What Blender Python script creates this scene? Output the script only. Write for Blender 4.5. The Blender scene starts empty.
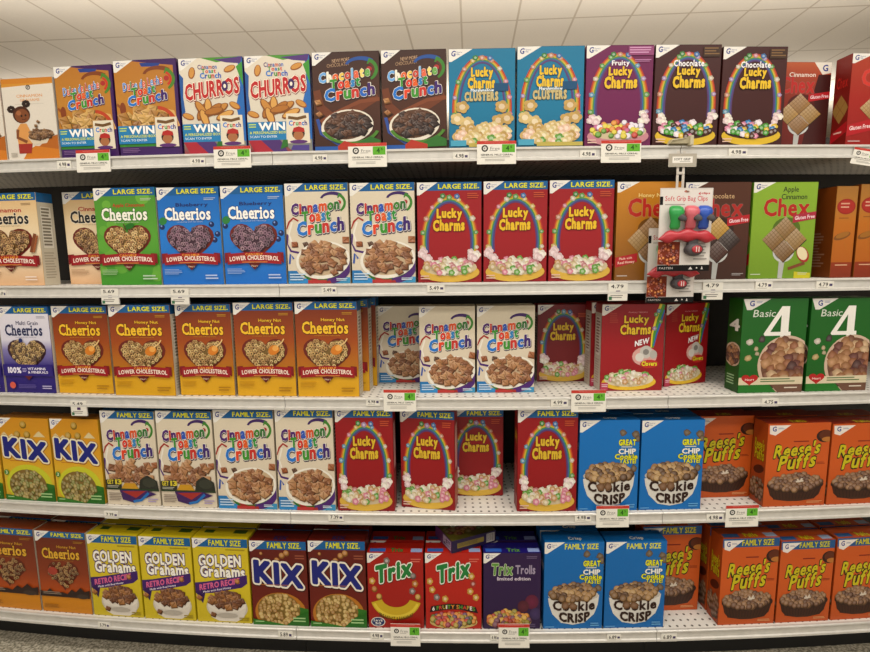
import bpy, bmesh, math, random
from math import sin, cos, pi, tan, sqrt, atan2, radians
from mathutils import Vector, Matrix
from mathutils.geometry import tessellate_polygon
import numpy as np

scene = bpy.context.scene
COL = scene.collection

# ------------------------------------------------------------------ colour / materials
def lin(c):
    return c / 12.92 if c <= 0.04045 else ((c + 0.055) / 1.055) ** 2.4
_hx = {}
def hx(s):
    if not isinstance(s, str):
        return s
    if s not in _hx:
        t = s.lstrip('#')
        if len(t) == 3:
            t = ''.join(a + a for a in t)
        _hx[s] = tuple(lin(int(t[i:i + 2], 16) / 255) for i in (0, 2, 4)) + (1.0,)
    return _hx[s]
def mix(a, b, t):
    a, b = hx(a), hx(b)
    return tuple(a[i] * (1 - t) + b[i] * t for i in range(4))

def material(name, color, rough=0.5, metal=0.0, spec=0.4, noise=0.0, nscale=30.0, bump=0.0):
    m = bpy.data.materials.new(name); m.use_nodes = True
    nt = m.node_tree; b = nt.nodes['Principled BSDF']
    b.inputs['Roughness'].default_value = rough
    b.inputs['Metallic'].default_value = metal
    b.inputs['Specular IOR Level'].default_value = spec
    tc = nt.nodes.new('ShaderNodeTexCoord')
    n = nt.nodes.new('ShaderNodeTexNoise'); n.inputs['Scale'].default_value = nscale
    nt.links.new(tc.outputs['Object'], n.inputs['Vector'])
    r = nt.nodes.new('ShaderNodeValToRGB')
    c = hx(color)
    r.color_ramp.elements[0].position = 0.3; r.color_ramp.elements[1].position = 0.7
    r.color_ramp.elements[0].color = tuple(v * (1 - noise) for v in c[:3]) + (1,)
    r.color_ramp.elements[1].color = tuple(min(1, v * (1 + noise)) for v in c[:3]) + (1,)
    nt.links.new(n.outputs['Fac'], r.inputs['Fac'])
    nt.links.new(r.outputs['Color'], b.inputs['Base Color'])
    if bump:
        bp = nt.nodes.new('ShaderNodeBump'); bp.inputs['Strength'].default_value = bump
        nt.links.new(n.outputs['Fac'], bp.inputs['Height']); nt.links.new(bp.outputs['Normal'], b.inputs['Normal'])
    return m

def print_material(name, rough=0.4, spec=0.35, ink=.93):
    m = bpy.data.materials.new(name); m.use_nodes = True
    nt = m.node_tree; b = nt.nodes['Principled BSDF']
    b.inputs['Roughness'].default_value = rough
    b.inputs['Specular IOR Level'].default_value = spec
    a = nt.nodes.new('ShaderNodeAttribute'); a.attribute_name = 'Col'
    n = nt.nodes.new('ShaderNodeTexNoise'); n.inputs['Scale'].default_value = 220
    tc = nt.nodes.new('ShaderNodeTexCoord'); nt.links.new(tc.outputs['Object'], n.inputs['Vector'])
    mp = nt.nodes.new('ShaderNodeMapRange'); mp.inputs['To Min'].default_value = ink * .95; mp.inputs['To Max'].default_value = ink * 1.05
    nt.links.new(n.outputs['Fac'], mp.inputs['Value'])
    mx = nt.nodes.new('ShaderNodeMix'); mx.data_type = 'RGBA'; mx.blend_type = 'MULTIPLY'; mx.inputs[0].default_value = 1
    nt.links.new(a.outputs['Color'], mx.inputs[6]); nt.links.new(mp.outputs['Result'], mx.inputs[7])
    nt.links.new(mx.outputs[2], b.inputs['Base Color'])
    return m
M_PRINT = print_material('printed_card')
M_PAPER = print_material('printed_paper', 0.6, 0.2, 1.0)

# ------------------------------------------------------------------ object helpers
def link(name, me, mat, parent=None):
    o = bpy.data.objects.new(name, me); COL.objects.link(o)
    if mat is not None and not me.materials:
        me.materials.append(mat)
    if parent is not None:
        o.parent = parent
    return o
def tag(o, label=None, cat=None, group=None, kind=None):
    if label: o['label'] = label
    if cat: o['category'] = cat
    if group: o['group'] = group
    if kind: o['kind'] = kind
    return o
def empty(name, label=None, cat=None, group=None):
    o = bpy.data.objects.new(name, None); COL.objects.link(o)
    o.empty_display_size = 0.05
    return tag(o, label, cat, group)
def mesh(name, verts, faces, smooth=False):
    me = bpy.data.meshes.new(name); me.from_pydata(verts, [], faces); me.update()
    if smooth:
        for p in me.polygons: p.use_smooth = True
    return me
def bm_mesh(bm, name, smooth=False):
    bmesh.ops.recalc_face_normals(bm, faces=bm.faces)
    me = bpy.data.meshes.new(name); bm.to_mesh(me); bm.free()
    if smooth:
        for p in me.polygons: p.use_smooth = True
    return me
def bm_box(bm, x0, y0, z0, x1, y1, z1, bevel=0.0):
    r = bmesh.ops.create_cube(bm, size=1.0)
    vs = r['verts']
    for v in vs:
        v.co = Vector((x0 + (v.co.x + .5) * (x1 - x0), y0 + (v.co.y + .5) * (y1 - y0), z0 + (v.co.z + .5) * (z1 - z0)))
    if bevel:
        es = list({e for v in vs for e in v.link_edges})
        bmesh.ops.bevel(bm, geom=es, offset=bevel, segments=2, affect='EDGES', profile=0.5)
def bm_loft(bm, rings, cap=True):
    """rings: list of lists of points with equal count"""
    vr = [[bm.verts.new(p) for p in r] for r in rings]
    n = len(vr[0])
    for a, b in zip(vr, vr[1:]):
        for i in range(n):
            bm.faces.new((a[i], a[(i + 1) % n], b[(i + 1) % n], b[i]))
    if cap:
        bm.faces.new(vr[0]); bm.faces.new(list(reversed(vr[-1])))

# ------------------------------------------------------------------ glyphs (Blender's built-in font)
_gl = {}
def glyph(ch, off):
    k = (ch, round(off, 4))
    if k in _gl: return _gl[k]
    cu = bpy.data.curves.new('g', 'FONT'); cu.body = ch; cu.size = 1.0
    cu.offset = off; cu.resolution_u = 2; cu.fill_mode = 'FRONT'; cu.dimensions = '2D'
    ob = bpy.data.objects.new('g', cu); COL.objects.link(ob)
    dg = bpy.context.evaluated_depsgraph_get(); dg.update()
    me = bpy.data.meshes.new_from_object(ob.evaluated_get(dg))
    vs = [(v.co.x, v.co.y) for v in me.vertices]; fs = [tuple(p.vertices) for p in me.polygons]
    bpy.data.objects.remove(ob); bpy.data.curves.remove(cu); bpy.data.meshes.remove(me)
    xs = [v[0] for v in vs] or [0]; ys = [v[1] for v in vs] or [0]
    _gl[k] = (vs, fs, min(xs), max(xs), min(ys), max(ys))
    return _gl[k]

_fat = {}
STEP = .022
def fat_glyph(ch, off):
    """the letter thickened evenly: contour of its distance field"""
    vs, fs = glyph(ch, 0.0)[:2]
    if off < .008: return vs, fs
    k = (ch, round(off, 2))
    if k in _fat: return _fat[k]
    off = k[1] or .01
    cnt = {}
    for f in fs:
        for p, q in zip(f, f[1:] + f[:1]):
            e = (min(p, q), max(p, q)); cnt[e] = cnt.get(e, 0) + 1
    seg = np.array([vs[p] + vs[q] for (p, q), c in cnt.items() if c == 1])
    x0, y0, x1, y1 = seg.T
    m = off + STEP * 1.5
    gx = np.arange(x0.min() - m, max(x0.max(), x1.max()) + m + STEP, STEP); gy = np.arange(min(y0.min(), y1.min()) - m, max(y0.max(), y1.max()) + m + STEP, STEP)
    PX, PY = np.meshgrid(gx + 1e-4, gy + 1.3e-4); P = PX.ravel()[:, None]; Q = PY.ravel()[:, None]
    dx, dy = x1 - x0, y1 - y0
    t = np.clip(((P - x0) * dx + (Q - y0) * dy) / np.maximum(dx * dx + dy * dy, 1e-12), 0, 1)
    dist = np.sqrt(((P - x0 - t * dx) ** 2 + (Q - y0 - t * dy) ** 2).min(axis=1))
    cr = ((y0 > Q) != (y1 > Q)) & (P < x0 + dx * (Q - y0) / np.where(dy == 0, 1e-9, dy))
    ins = cr.sum(axis=1) % 2 == 1
    S = (np.where(ins, -dist, dist) - off).reshape(PX.shape)
    V = []; Fc = []
    ny, nx = S.shape
    def add(pts):
        b = len(V); V.extend(pts); Fc.append(tuple(range(b, b + len(pts))))
    for r in range(ny - 1):
        run = None
        for c in range(nx - 1):
            f = (S[r, c], S[r, c + 1], S[r + 1, c + 1], S[r + 1, c])
            full = all(v < 0 for v in f)
            if full and run is None: run = c
            if run is not None and (not full):
                add([(gx[run], gy[r]), (gx[c], gy[r]), (gx[c], gy[r + 1]), (gx[run], gy[r + 1])]); run = None
            if full or all(v >= 0 for v in f): continue
            C = ((gx[c], gy[r]), (gx[c + 1], gy[r]), (gx[c + 1], gy[r + 1]), (gx[c], gy[r + 1])); pts = []
            for q in range(4):
                a, b = f[q], f[(q + 1) % 4]
                if a < 0: pts.append(C[q])
                if (a < 0) != (b < 0):
                    w = a / (a - b); pts.append((C[q][0] + (C[(q + 1) % 4][0] - C[q][0]) * w, C[q][1] + (C[(q + 1) % 4][1] - C[q][1]) * w))
            if len(pts) > 2: add(pts)
        if run is not None: add([(gx[run], gy[r]), (gx[nx - 1], gy[r]), (gx[nx - 1], gy[r + 1]), (gx[run], gy[r + 1])])
    _fat[k] = (V, Fc); return _fat[k]

def ink(c):
    c = hx(c)
    return tuple(v ** 1.2 for v in c[:3]) + (1.0,)
EPS = 1.6e-5
class Art:
    """flat printed artwork in unit coordinates (u right, v up); colours are stored per face corner"""
    def __init__(s, W, H, rng=1):
        s.W, s.H = W, H; s.V = []; s.F = []; s.C = []; s.k = 0; s.a = W / H; s.r = random.Random(rng)
    def raw(s, pts, faces, cols, clip=True):
        b = len(s.V); z = s.k * EPS; s.k += 1
        for u, v in pts:
            if clip: u = min(max(u, 0.0), 1.0); v = min(max(v, 0.0), 1.0)
            s.V.append((u, v, z))
        for f in faces:
            s.F.append(tuple(b + i for i in f))
            s.C.append([ink(cols[i]) if isinstance(cols, list) else ink(cols) for i in f])
    def poly(s, pts, col):
        t = tessellate_polygon([[Vector((p[0], p[1] / s.a, 0)) for p in pts]])
        s.raw(pts, [tuple(x) for x in t], col)
    def rect(s, u0, v0, u1, v1, col, top=None):
        s.raw([(u0, v0), (u1, v0), (u1, v1), (u0, v1)], [(0, 1, 2, 3)], [col, col, top or col, top or col])
    def vgrad(s, u0, u1, stops):
        for (v0, c0), (v1, c1) in zip(stops, stops[1:]):
            s.rect(u0, v0, u1, v1, c0, c1); s.k -= 1
        s.k += 1
    def ell(s, cx, cy, rx, ry=None, col='#fff', n=18, rot=0, edge=None):
        if ry is None: ry = rx * s.a
        p = [(cx, cy)]
        for i in range(n):
            t = 2 * pi * i / n
            x, y = rx * cos(t), ry / s.a * sin(t)
            p.append((cx + x * cos(rot) - y * sin(rot), cy + (x * sin(rot) + y * cos(rot)) * s.a))
        s.raw(p, [(0, 1 + i, 1 + (i + 1) % n) for i in range(n)], [col] + [edge or col] * n)
    def arc(s, cx, cy, rx, ry, t, a0, a1, col, n=22, t1=None):
        p = []; t1 = t if t1 is None else t1
        for i in range(n + 1):
            a = radians(a0 + (a1 - a0) * i / n); tt = t + (t1 - t) * i / n
            p.append((cx + rx * cos(a), cy + ry * sin(a))); p.append((cx + (rx - tt) * cos(a), cy + (ry - tt * s.a) * sin(a)))
        s.raw(p, [(2 * i, 2 * i + 2, 2 * i + 3, 2 * i + 1) for i in range(n)], col)
    def stroke(s, pts, w, col, w1=None):
        p = []; n = len(pts); w1 = w if w1 is None else w1
        for i, (u, v) in enumerate(pts):
            a = pts[max(0, i - 1)]; b = pts[min(n - 1, i + 1)]
            dx, dy = b[0] - a[0], (b[1] - a[1]) / s.a; L = sqrt(dx * dx + dy * dy) or 1
            ww = (w + (w1 - w) * i / (n - 1)) / 2
            p.append((u - dy / L * ww, v + dx / L * ww * s.a)); p.append((u + dy / L * ww, v - dx / L * ww * s.a))
        s.raw(p, [(2 * i, 2 * i + 2, 2 * i + 3, 2 * i + 1) for i in range(n - 1)], col)
    def text(s, t, u0, v0, u1, v1, col, bold=0.02, out=None, ow=0.05, out2=None, ow2=0.1, tilt=0, arch=0, slant=0, gap=0.07, bounce=0, serif=False):
        bounce *= .6
        """fit the string to the box (u0,v0)-(u1,v1)"""
        x = 0; lay = []; lo, hi = 9, -9; bold *= .62; gap += bold * 1.6
        for i, ch in enumerate(t):
            if ch == ' ': x += 0.28; continue
            g = glyph(ch, 0.0)
            dy = bounce * (1 if i % 2 else -1)
            lay.append((i, ch, x - g[2], dy)); x += g[3] - g[2] + gap
            lo = min(lo, g[4]); hi = max(hi, g[5])
        x -= gap
        if ' ' in t: pass
        sx = (u1 - u0) / x; sy = (v1 - v0) / max(hi - lo, .01); uc = (u0 + u1) / 2
        def put(off, colr, du=0, dv=0):
            for i, ch, ox, dy in lay:
                vs, fs = fat_glyph(ch, off); P = []
                cc = colr[i % len(colr)] if isinstance(colr, (list, tuple)) and not isinstance(colr[0], float) else colr
                for gx, gy in vs:
                    gx += ox; gy += dy - lo
                    uu = u0 + (gx + slant * gy) * sx + du; vv = v0 + gy * sy + dv
                    q = (uu - uc) / (u1 - u0) * 2
                    P.append((uu, vv + tilt * (uu - uc) * s.a + arch * (1 - q * q)))
                s.k += i % 2
                s.raw(P, fs, cc)
                if serif:
                    g = glyph(ch, 0.0); h_ = .045 + off * .6
                    bars = [(g[2], 0)] if ch in 'hri' else []
                    if ch == 'h': bars.append((g[3] - .09, 0))
                    if ch in 'ri': bars.append((g[2] - .05, g[5] if ch == 'r' else g[5] * .7))
                    s.k += 1
                    for bx, by in bars:
                        x0_, x1_ = (bx - .07 - off, bx + .16 + off) if by == 0 else (bx - .05 - off, bx + .1)
                        y0_ = (by - lo) if by == 0 else by - lo - .06
                        q4 = [(u0 + (x0_ + ox) * sx + du, v0 + (y0_ - off) * sy + dv), (u0 + (x1_ + ox) * sx + du, v0 + (y0_ - off) * sy + dv), (u0 + (x1_ + ox) * sx + du, v0 + (y0_ + h_) * sy + dv), (u0 + (x0_ + ox) * sx + du, v0 + (y0_ + h_) * sy + dv)]
                        s.raw(q4, [(0, 1, 2, 3)], cc); s.k -= 1
                    s.k -= 1
                s.k -= 1 + i % 2
            s.k += 4
        if out2: put(bold + ow + ow2, out2, 0.004, -0.004)
        if out: put(bold + ow, out)
        put(bold, col)
    def lines(s, u0, v0, u1, v1, n, col, fill=0.45):
        h = (v1 - v0) / n
        for i in range(n):
            e = u1 - (u1 - u0) * s.r.random() * 0.25
            s.rect(u0, v1 - (i + fill) * h, e, v1 - i * h, col); s.k -= 1
        s.k += 1
    # scattered cereal pieces
    def piece(s, kind, cx, cy, r, col):
        R = s.r; a = R.random() * pi
        if kind == 'ring':
            s.ell(cx, cy, r, None, mix(col, '#000', .65), 9); s.ell(cx - r * .06, cy + r * .08, r * .82, None, col, 9, 0, mix(col, '#fff', .12)); s.ell(cx, cy, r * .36, None, mix(col, '#000', .78), 6)
        elif kind == 'ball':
            s.ell(cx, cy, r, None, mix(col, '#000', .5), 9); s.ell(cx - r * .12, cy + r * .14, r * .8, None, mix(col, '#fff', .18), 9, 0, col)
        elif kind == 'square':
            def q(k, du=0, dv=0): return [(cx + du + k * r * cos(a + pi / 4 + j * pi / 2), cy + dv + k * r * .8 * s.a * sin(a + pi / 4 + j * pi / 2)) for j in range(4)]
            s.raw(q(1.12, .01, -.01), [(0, 1, 2, 3)], mix(col, '#000', .6)); s.raw(q(1.0), [(0, 1, 2, 3)], [mix(col, '#fff', .13), col, mix(col, '#000', .3), col])
            p = q(.7); s.stroke([p[0], p[2]], r * .22, mix(col, '#000', .35)); s.stroke([p[1], ((p[0][0] + p[1][0]) / 2, (p[0][1] + p[1][1]) / 2)], r * .2, mix(col, '#fff', .16))
        elif kind == 'flake':
            n = 7; pts = [(cx, cy)] + [(cx + r * (.7 + .5 * R.random()) * cos(2 * pi * j / n), cy + r * s.a * (.7 + .5 * R.random()) * sin(2 * pi * j / n)) for j in range(n)]
            s.raw(pts, [(0, 1 + j, 1 + (j + 1) % n) for j in range(n)], [mix(col, '#fff', .12)] + [mix(col, '#000', .35)] * n)
        elif kind == 'puff':
            for j in range(5): s.ell(cx + r * .55 * cos(j * 1.257), cy + r * .55 * s.a * sin(j * 1.257), r * .55, None, mix(col, '#000', .12 if j % 2 else 0), 8)
            s.ell(cx, cy, r * .5, None, mix(col, '#fff', .3), 8)
    def pile(s, kind, cx, cy, rx, ry, n, r, cols, inside=None):
        R = s.r; out = []; tries = 0
        while len(out) < n and tries < n * 30:
            tries += 1
            t = R.random() * 2 * pi; q = sqrt(R.random()); u, v = cx + rx * q * cos(t), cy + ry * q * sin(t)
            if inside and not inside(u, v): continue
            if any((u - a) ** 2 + ((v - b) / s.a) ** 2 < (r * .8) ** 2 for a, b in out) and tries < n * 20: continue
            out.append((u, v))
        out.sort(key=lambda p: -p[1])
        for u, v in out:
            s.piece(kind, u, v, r * (.85 + .3 * R.random()), R.choice(cols))
    def mesh(s, name, M):
        """M maps (u*W, v*H, z) -> local 3D"""
        me = bpy.data.meshes.new(name)
        me.from_pydata([M @ Vector((u * s.W, v * s.H, z)) for u, v, z in s.V], [], s.F)
        ca = me.color_attributes.new('Col', 'FLOAT_COLOR', 'CORNER')
        flat = [c for f in s.C for col in f for c in col]
        ca.data.foreach_set('color', flat); me.update()
        return me
# ------------------------------------------------------------------ front panels
BLUE = '#17689c'
def corner(A, w=.3, h=.125, v=1.0, col='#e6e2da'):
    A.poly([(0, v), (w, v), (0.04, v - h), (0, v - h)], col)
    A.text('G', .035, v - .07, .095, v - .018, '#2a3a8c', bold=.05, slant=.15)
    A.text('General', .115, v - .038, .2, v - .022, '#7d84a8', bold=.0)
    A.text('Mills', .11, v - .058, .165, v - .044, '#7d84a8', bold=.0)
def banner(A, t, h=.082, col=BLUE, tc='#dcd83a', u0=.0, tu=.33, tu1=.93):
    A.rect(u0, 1 - h, 1, 1, col)
    A.text(t, tu, 1 - h + .018, tu1, 1 - .018, tc, bold=.05, out='#123a5a', ow=.03)
    A.rect(tu1 + .01, 1 - h + .02, tu1 + .035, 1 - h + .03, tc)
def heart_pts(cx, cy, w, h, n=36):
    P = []
    for i in range(n):
        t = 2 * pi * i / n
        x = 16 * sin(t) ** 3; y = 13 * cos(t) - 5 * cos(2 * t) - 2 * cos(3 * t) - cos(4 * t)
        P.append((cx + x / 32 * w, cy + (y + 2.5) / 29 * h))
    return P
def in_poly(P):
    def f(u, v):
        r = False; j = len(P) - 1
        for i in range(len(P)):
            if (P[i][1] > v) != (P[j][1] > v) and u < (P[j][0] - P[i][0]) * (v - P[i][1]) / (P[j][1] - P[i][1]) + P[i][0]: r = not r
            j = i
        return r
    return f
def ribbon(A, red='#a41c26', o=-.022):
    A.poly([(.02, .235 + o), (.12, .275 + o), (.12, .35 + o), (.02, .345 + o)], mix(red, '#000', .3)); A.poly([(.98, .235 + o), (.88, .275 + o), (.88, .35 + o), (.98, .345 + o)], mix(red, '#000', .3))
    A.poly([(.06, .225 + o), (.5, .245 + o), (.94, .225 + o), (.93, .335 + o), (.5, .355 + o), (.07, .335 + o)], red)
    A.text('CAN HELP', .36, .318 + o, .64, .34 + o, '#e8a83c', bold=.03)
    A.text('LOWER CHOLESTEROL', .1, .258 + o, .9, .302 + o, '#f3e4d6', bold=.05, arch=.015)
    A.lines(.3, .238 + o, .72, .252 + o, 1, '#e0a050')
    A.poly([(.4, .235 + o), (.5, .245 + o), (.6, .235 + o), (.5, .17 + o)], '#6e1a14')
    A.text('Heart', .45, .2 + o, .55, .22 + o, '#d8c0a8')
def cheerios(A, k):
    S = dict(
        honeynut=([(0, '#dcac24'), (.24, '#dcac26'), (.34, '#bc7a22'), (.6, '#a8561c'), (1, '#7a3216')], '#f0c438', '#5a1a08', 'Honey Nut', '#f0c438', ['#c8a25c', '#b98f48', '#d6b878', '#a67c3a'], 'LARGE SIZE'),
        family=([(0, '#c8881c'), (.22, '#cf8e1e'), (.23, '#b85a1c'), (.5, '#8e4220'), (1, '#6e3018')], '#d8ac3c', '#4a1c0a', 'Honey Nut', '#d0a038', ['#9c7434', '#86602a', '#b08848'], 'FAMILY SIZE'),
        apple=([(0, '#4c9a30'), (.5, '#66a83e'), (1, '#5a9636')], '#f2f0e2', '#20601c', 'Apple Cinnamon', '#c0402c', ['#cfa860', '#bb8f48', '#dcbc80', '#a87838'], 'LARGE SIZE'),
        blueberry=([(0, '#1a78c8'), (.5, '#2a86d2'), (1, '#1a70b8')], '#f4f2ec', '#185090', 'Blueberry', '#1c2c6c', ['#7c5468', '#8e6478', '#674456', '#a07c88'], 'LARGE SIZE'),
        cinnamon=([(0, '#e0b890'), (.4, '#ecdcc0'), (.75, '#e4cca4'), (1, '#d8b482')], '#2a2524', '#e8dcc8', 'Cinnamon', '#b83434', ['#b88c50', '#a2763c', '#c9a468', '#8c6230'], 'LARGE SIZE'),
        multigrain=([(0, '#382a7c'), (.3, '#40308a'), (.5, '#9088b8'), (.62, '#dcd8e2'), (1, '#e2deE4')], '#26305c', '#dcdae6', 'Multi Grain', '#3c3c66', ['#b8965c', '#8e6a3c', '#6c4c2c', '#cdb078'], 'LARGE SIZE'))[k]
    grad, tc, oc, sub, sc, cols, size = S
    A.vgrad(0, 1, grad)
    if k == 'apple':
        for i in range(12): A.ell(A.r.random(), .05 + .85 * A.r.random(), .05 + .08 * A.r.random(), None, mix('#5ea43a', '#9cc858', .15 + .3 * A.r.random()), 14)
    banner(A, size); corner(A)
    if k == 'blueberry':
        for u, v in ((.86, .62), (.95, .52), (.05, .6), (.9, .46)): A.ell(u, v, .045, None, '#28407c', 12, 0, '#1a2450'); A.ell(u - .01, v + .01, .015, None, '#88a0d0', 8)
        A.ell(.07, .66, .07, .04, '#3a8a48', 10, .5)
    if sub == 'Honey Nut': A.text(sub, .42, .79, .8, .83, sc, bold=.03, out=oc, ow=.04)
    elif k == 'multigrain': A.text(sub, .34, .79, .78, .835, sc, bold=.02)
    else: A.text(sub, .3 if k != 'cinnamon' else .25, .795, .82 if k != 'cinnamon' else .75, .84, sc, bold=.03)
    if k in ('honeynut', 'family', 'apple', 'cinnamon', 'blueberry', 'multigrain'):
        A.text('Cheerios', .11, .67, .85, .792, tc, bold=.05, out=oc, ow=.035, serif=True)
    A.text('sweetened with real honey', .3, .64, .72, .654, mix(tc, oc, .3), bold=0)
    A.lines(.76, .86, .96, .89, 2, mix(tc, grad[-1][1], .5))
    if k == 'family':
        H = heart_pts(.5, .45, .62, .36); A.poly(H, '#6e3016'); A.pile('ring', .5, .46, .3, .18, 60, .032, cols, in_poly(H))
        A.ell(.3, .52, .1, .05, '#a84838', 12)
        P = [(0, .2), (0, .27), (.12, .25), (.2, .3), (.3, .24), (.45, .26), (.55, .24), (.64, .3), (.72, .27), (.82, .33), (.9, .28), (1, .3), (1, .2)]
        A.poly(P, '#3a2620'); A.lines(.06, .22, .45, .26, 2, '#9a8a7a'); A.ell(.85, .22, .12, .03, '#4a3c34', 12)
        A.lines(.05, .05, .4, .1, 3, '#a87420'); return
    H = heart_pts(.5, .41, .78, .42); A.poly(H, '#7a2a1a' if k != 'multigrain' else '#4a2c3c')
    H2 = heart_pts(.5, .42, .68, .36)
    A.poly(H2, mix(cols[0], '#000', .55)); A.pile('ring', .5, .44, .36, .2, 92, .036, cols, in_poly(H2))
    if k == 'honeynut':
        A.ell(.66, .5, .1, .05, '#d88a30', 14, .5); A.ell(.69, .52, .055, .03, '#eab060', 12, .5); A.stroke([(.72, .54), (.8, .58), (.84, .62)], .02, '#e8c890')
    if k == 'apple': A.ell(.56, .605, .09, .028, '#2c7a24', 12, .3); A.stroke([(.5, .57), (.47, .63)], .02, '#5a3a1c')
    if k == 'cinnamon':
        A.stroke([(.86, .36), (.95, .56)], .05, '#8a5230'); A.stroke([(.9, .36), (.99, .54)], .035, '#a86a40')
    if k == 'multigrain':
        A.rect(0, .2, 1, .335, '#3c2c84'); A.text('100%', .1, .235, .36, .3, '#eeeaf4', bold=.06)
        A.text('VITAMINS', .5, .272, .86, .3, '#eeeaf4', bold=.03); A.text('& MINERALS', .5, .232, .9, .26, '#eeeaf4', bold=.03); A.lines(.39, .24, .48, .29, 3, '#c0b8dc')
        A.poly([(.42, .2), (.58, .2), (.5, .15)], '#6c2c34'); A.ell(.16, .09, .06, None, '#d86a58', 14); A.ell(.42, .615, .04, None, '#2c3c78', 12); A.lines(.28, .05, .72, .1, 3, '#7468a8'); A.lines(.76, .04, .96, .09, 2, '#c8c0e0')
    else:
        ribbon(A); A.lines(.05, .1, .35, .16, 4, mix(grad[0][1], tc if k != 'honeynut' else '#8a5a10', .35)); A.lines(.72, .04, .96, .1, 2, mix(grad[0][1], '#fff' if k != 'honeynut' else '#8a5a10', .5))

LET = ['#6a2a86', '#d8402c', '#3a9a3c', '#2c6cc0', '#e05a2a', '#5c2a78', '#3c9c48']
def toast_title(A, first, v=0.5, firstcols=None, tilt=.12, base='#f2ede2', dark='#3a2a4a', s=1.0, u0=.12, u1=.9):
    w = u1 - u0
    for out, pas in ((1, 0), (0, 1)):
        for t, a, b, y0, y1, cols in ((first, u0, u0 + w * .92, .15, .235, firstcols or ['#5c2a78', '#c83c30', '#5c2a78', '#c8402c', '#3a62b8', '#d8602c', '#4a8a38', '#3c7a3c']),
                                      ('Toast', u0 + w * .2, u0 + w * .74, .075, .16, ['#4a9a3a', '#d8402c', '#e06a2a', '#3c8ac0', '#3c9a48']),
                                      ('Crunch', u0 + w * .1, u1, -.02, .085, ['#2c80cc', '#e0502a', '#4a9a38', '#c83c30', '#2c70c0', '#4c2a78'])):
            y0, y1 = v + y0 * s, v + y1 * s
            if out: A.text(t, a + .006, y0 - .008, b + .006, y1 - .008, dark, bold=.16 if len(t) < 11 else .12, tilt=tilt); A.text(t, a, y0, b, y1, base, bold=.13 if len(t) < 11 else .1, tilt=tilt)
            else: A.text(t, a, y0, b, y1, cols, bold=.085 if len(t) < 11 else .04, tilt=tilt)
def swirl(A, cx=.78, cy=.83, s=1.0, c1='#4c2a6c', c2='#4a8a34', brown=None):
    A.arc(cx - .04 * s, cy, .2 * s, .075 * s, .035 * s, 170, 40, c1, 14, .06 * s)
    A.arc(cx, cy - .035 * s, .17 * s, .1 * s, .08 * s, 70, -60, c2, 14, .03 * s)
    A.arc(cx, cy - .035 * s, .13 * s, .07 * s, .03 * s, 60, -50, brown or '#d8d0b8', 12)
    A.ell(cx + .06 * s, cy - .03 * s, .035 * s, None, '#b03a34', 10)
def ctc_bowl(A, cols, cx=.57, cy=.235, rx=.44, ry=.19, bowl='#e9e4d8'):
    A.arc(cx + .02, cy - .03, rx * .95, ry * 1.15, .2, 185, 355, '#3c7a34', 24); A.arc(cx + .06, cy - .05, rx * .9, ry * 1.02, .1, 270, 372, '#5a2f7a', 20)
    A.arc(cx + .02, cy - .06, rx * .7, ry, .06, 200, 290, '#a8342c', 16)
    A.ell(cx, cy, rx, ry, bowl, 30, .14); A.ell(cx, cy + .008, rx * .9, ry * .86, '#c8b294', 26, .14)
    A.pile('square', cx, cy + .02, rx * .8, ry * .85, 34, .075, cols)
CIN = ['#a9744a', '#bc8a5c', '#93613c', '#c89c70']
def ctc(A, k):
    A.vgrad(0, 1, [(0, '#d8ccb8'), (.3, '#dcd0bc'), (1, '#d9ceb8')])
    if k in ('large', 'family', 'sign'): banner(A, 'LARGE SIZE' if k == 'large' else 'FAMILY SIZE')
    corner(A)
    A.stroke([(.0, .55), (.05, .62), (.12, .66), (.2, .63)], .03, '#a8342c'); A.stroke([(.02, .5), (.0, .4), (.06, .33), (.2, .31)], .035, '#5a2f7a'); A.stroke([(.1, .62), (.04, .5), (.1, .36)], .03, '#e8e2d6')
    swirl(A, .8, .84)
    toast_title(A, 'Cinnamon', .535, s=1.22, u0=.1, u1=.92)
    A.piece('square', .12, .4, .065, '#a8622e'); A.piece('square', .3, .4, .055, '#6c4a30'); A.piece('square', .95, .44, .08, '#b07040')
    if k == 'sign':
        A.pile('square', .5, .35, .42, .13, 26, .085, CIN)
        A.poly([(0, .17), (.3, .17), (.3, .29), (0, .27)], '#3a3a30'); A.text('GET', .03, .225, .15, .27, '#d8c840', bold=.05); A.text('13', .19, .225, .3, .275, '#d8c840', bold=.06); A.lines(.03, .18, .28, .21, 2, '#b8b8a8')
        A.poly([(.28, .17), (.36, .24), (.55, .24), (.64, .17)], '#c89a2a'); A.poly([(.62, .16), (.66, .28), (.8, .33), (.98, .27), (1, .16)], '#34362c'); A.ell(.83, .25, .13, .05, '#44463a', 12)
        A.poly([(.3, .06), (.25, .17), (.75, .17), (.95, .13), (.5, .03)], '#4c2a68'); A.poly([(.3, .15), (.75, .16), (.55, .08)], '#a83a34'); A.stroke([(.5, .04), (.65, .06), (.8, .14)], .045, '#2c78b8'); A.rect(0, .165, 1, .18, '#30482c')
        A.lines(.04, .04, .3, .13, 5, '#9a8c80'); A.lines(.78, .03, .97, .08, 2, '#b0a0c8'); return
    A.poly([(0, 0), (0, .13), (.14, .13), (.3, 0)], '#2c80b8'); A.rect(0, 0, .35, .05, '#3a92c8'); A.rect(.62, 0, 1, .06, '#4a9ac0'); A.stroke([(.1, .25), (.05, .3), (.03, .2)], .03, '#3a62b0')
    ctc_bowl(A, CIN)
    A.rect(.32, 0, .62, .035, '#b8403c'); A.lines(.03, .02, .3, .1, 3, '#c8dcec'); A.lines(.78, .02, .96, .05, 2, '#dce8ee')
CHOC = ['#4a2c1a', '#5c3820', '#3c2214', '#6e4628']
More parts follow.
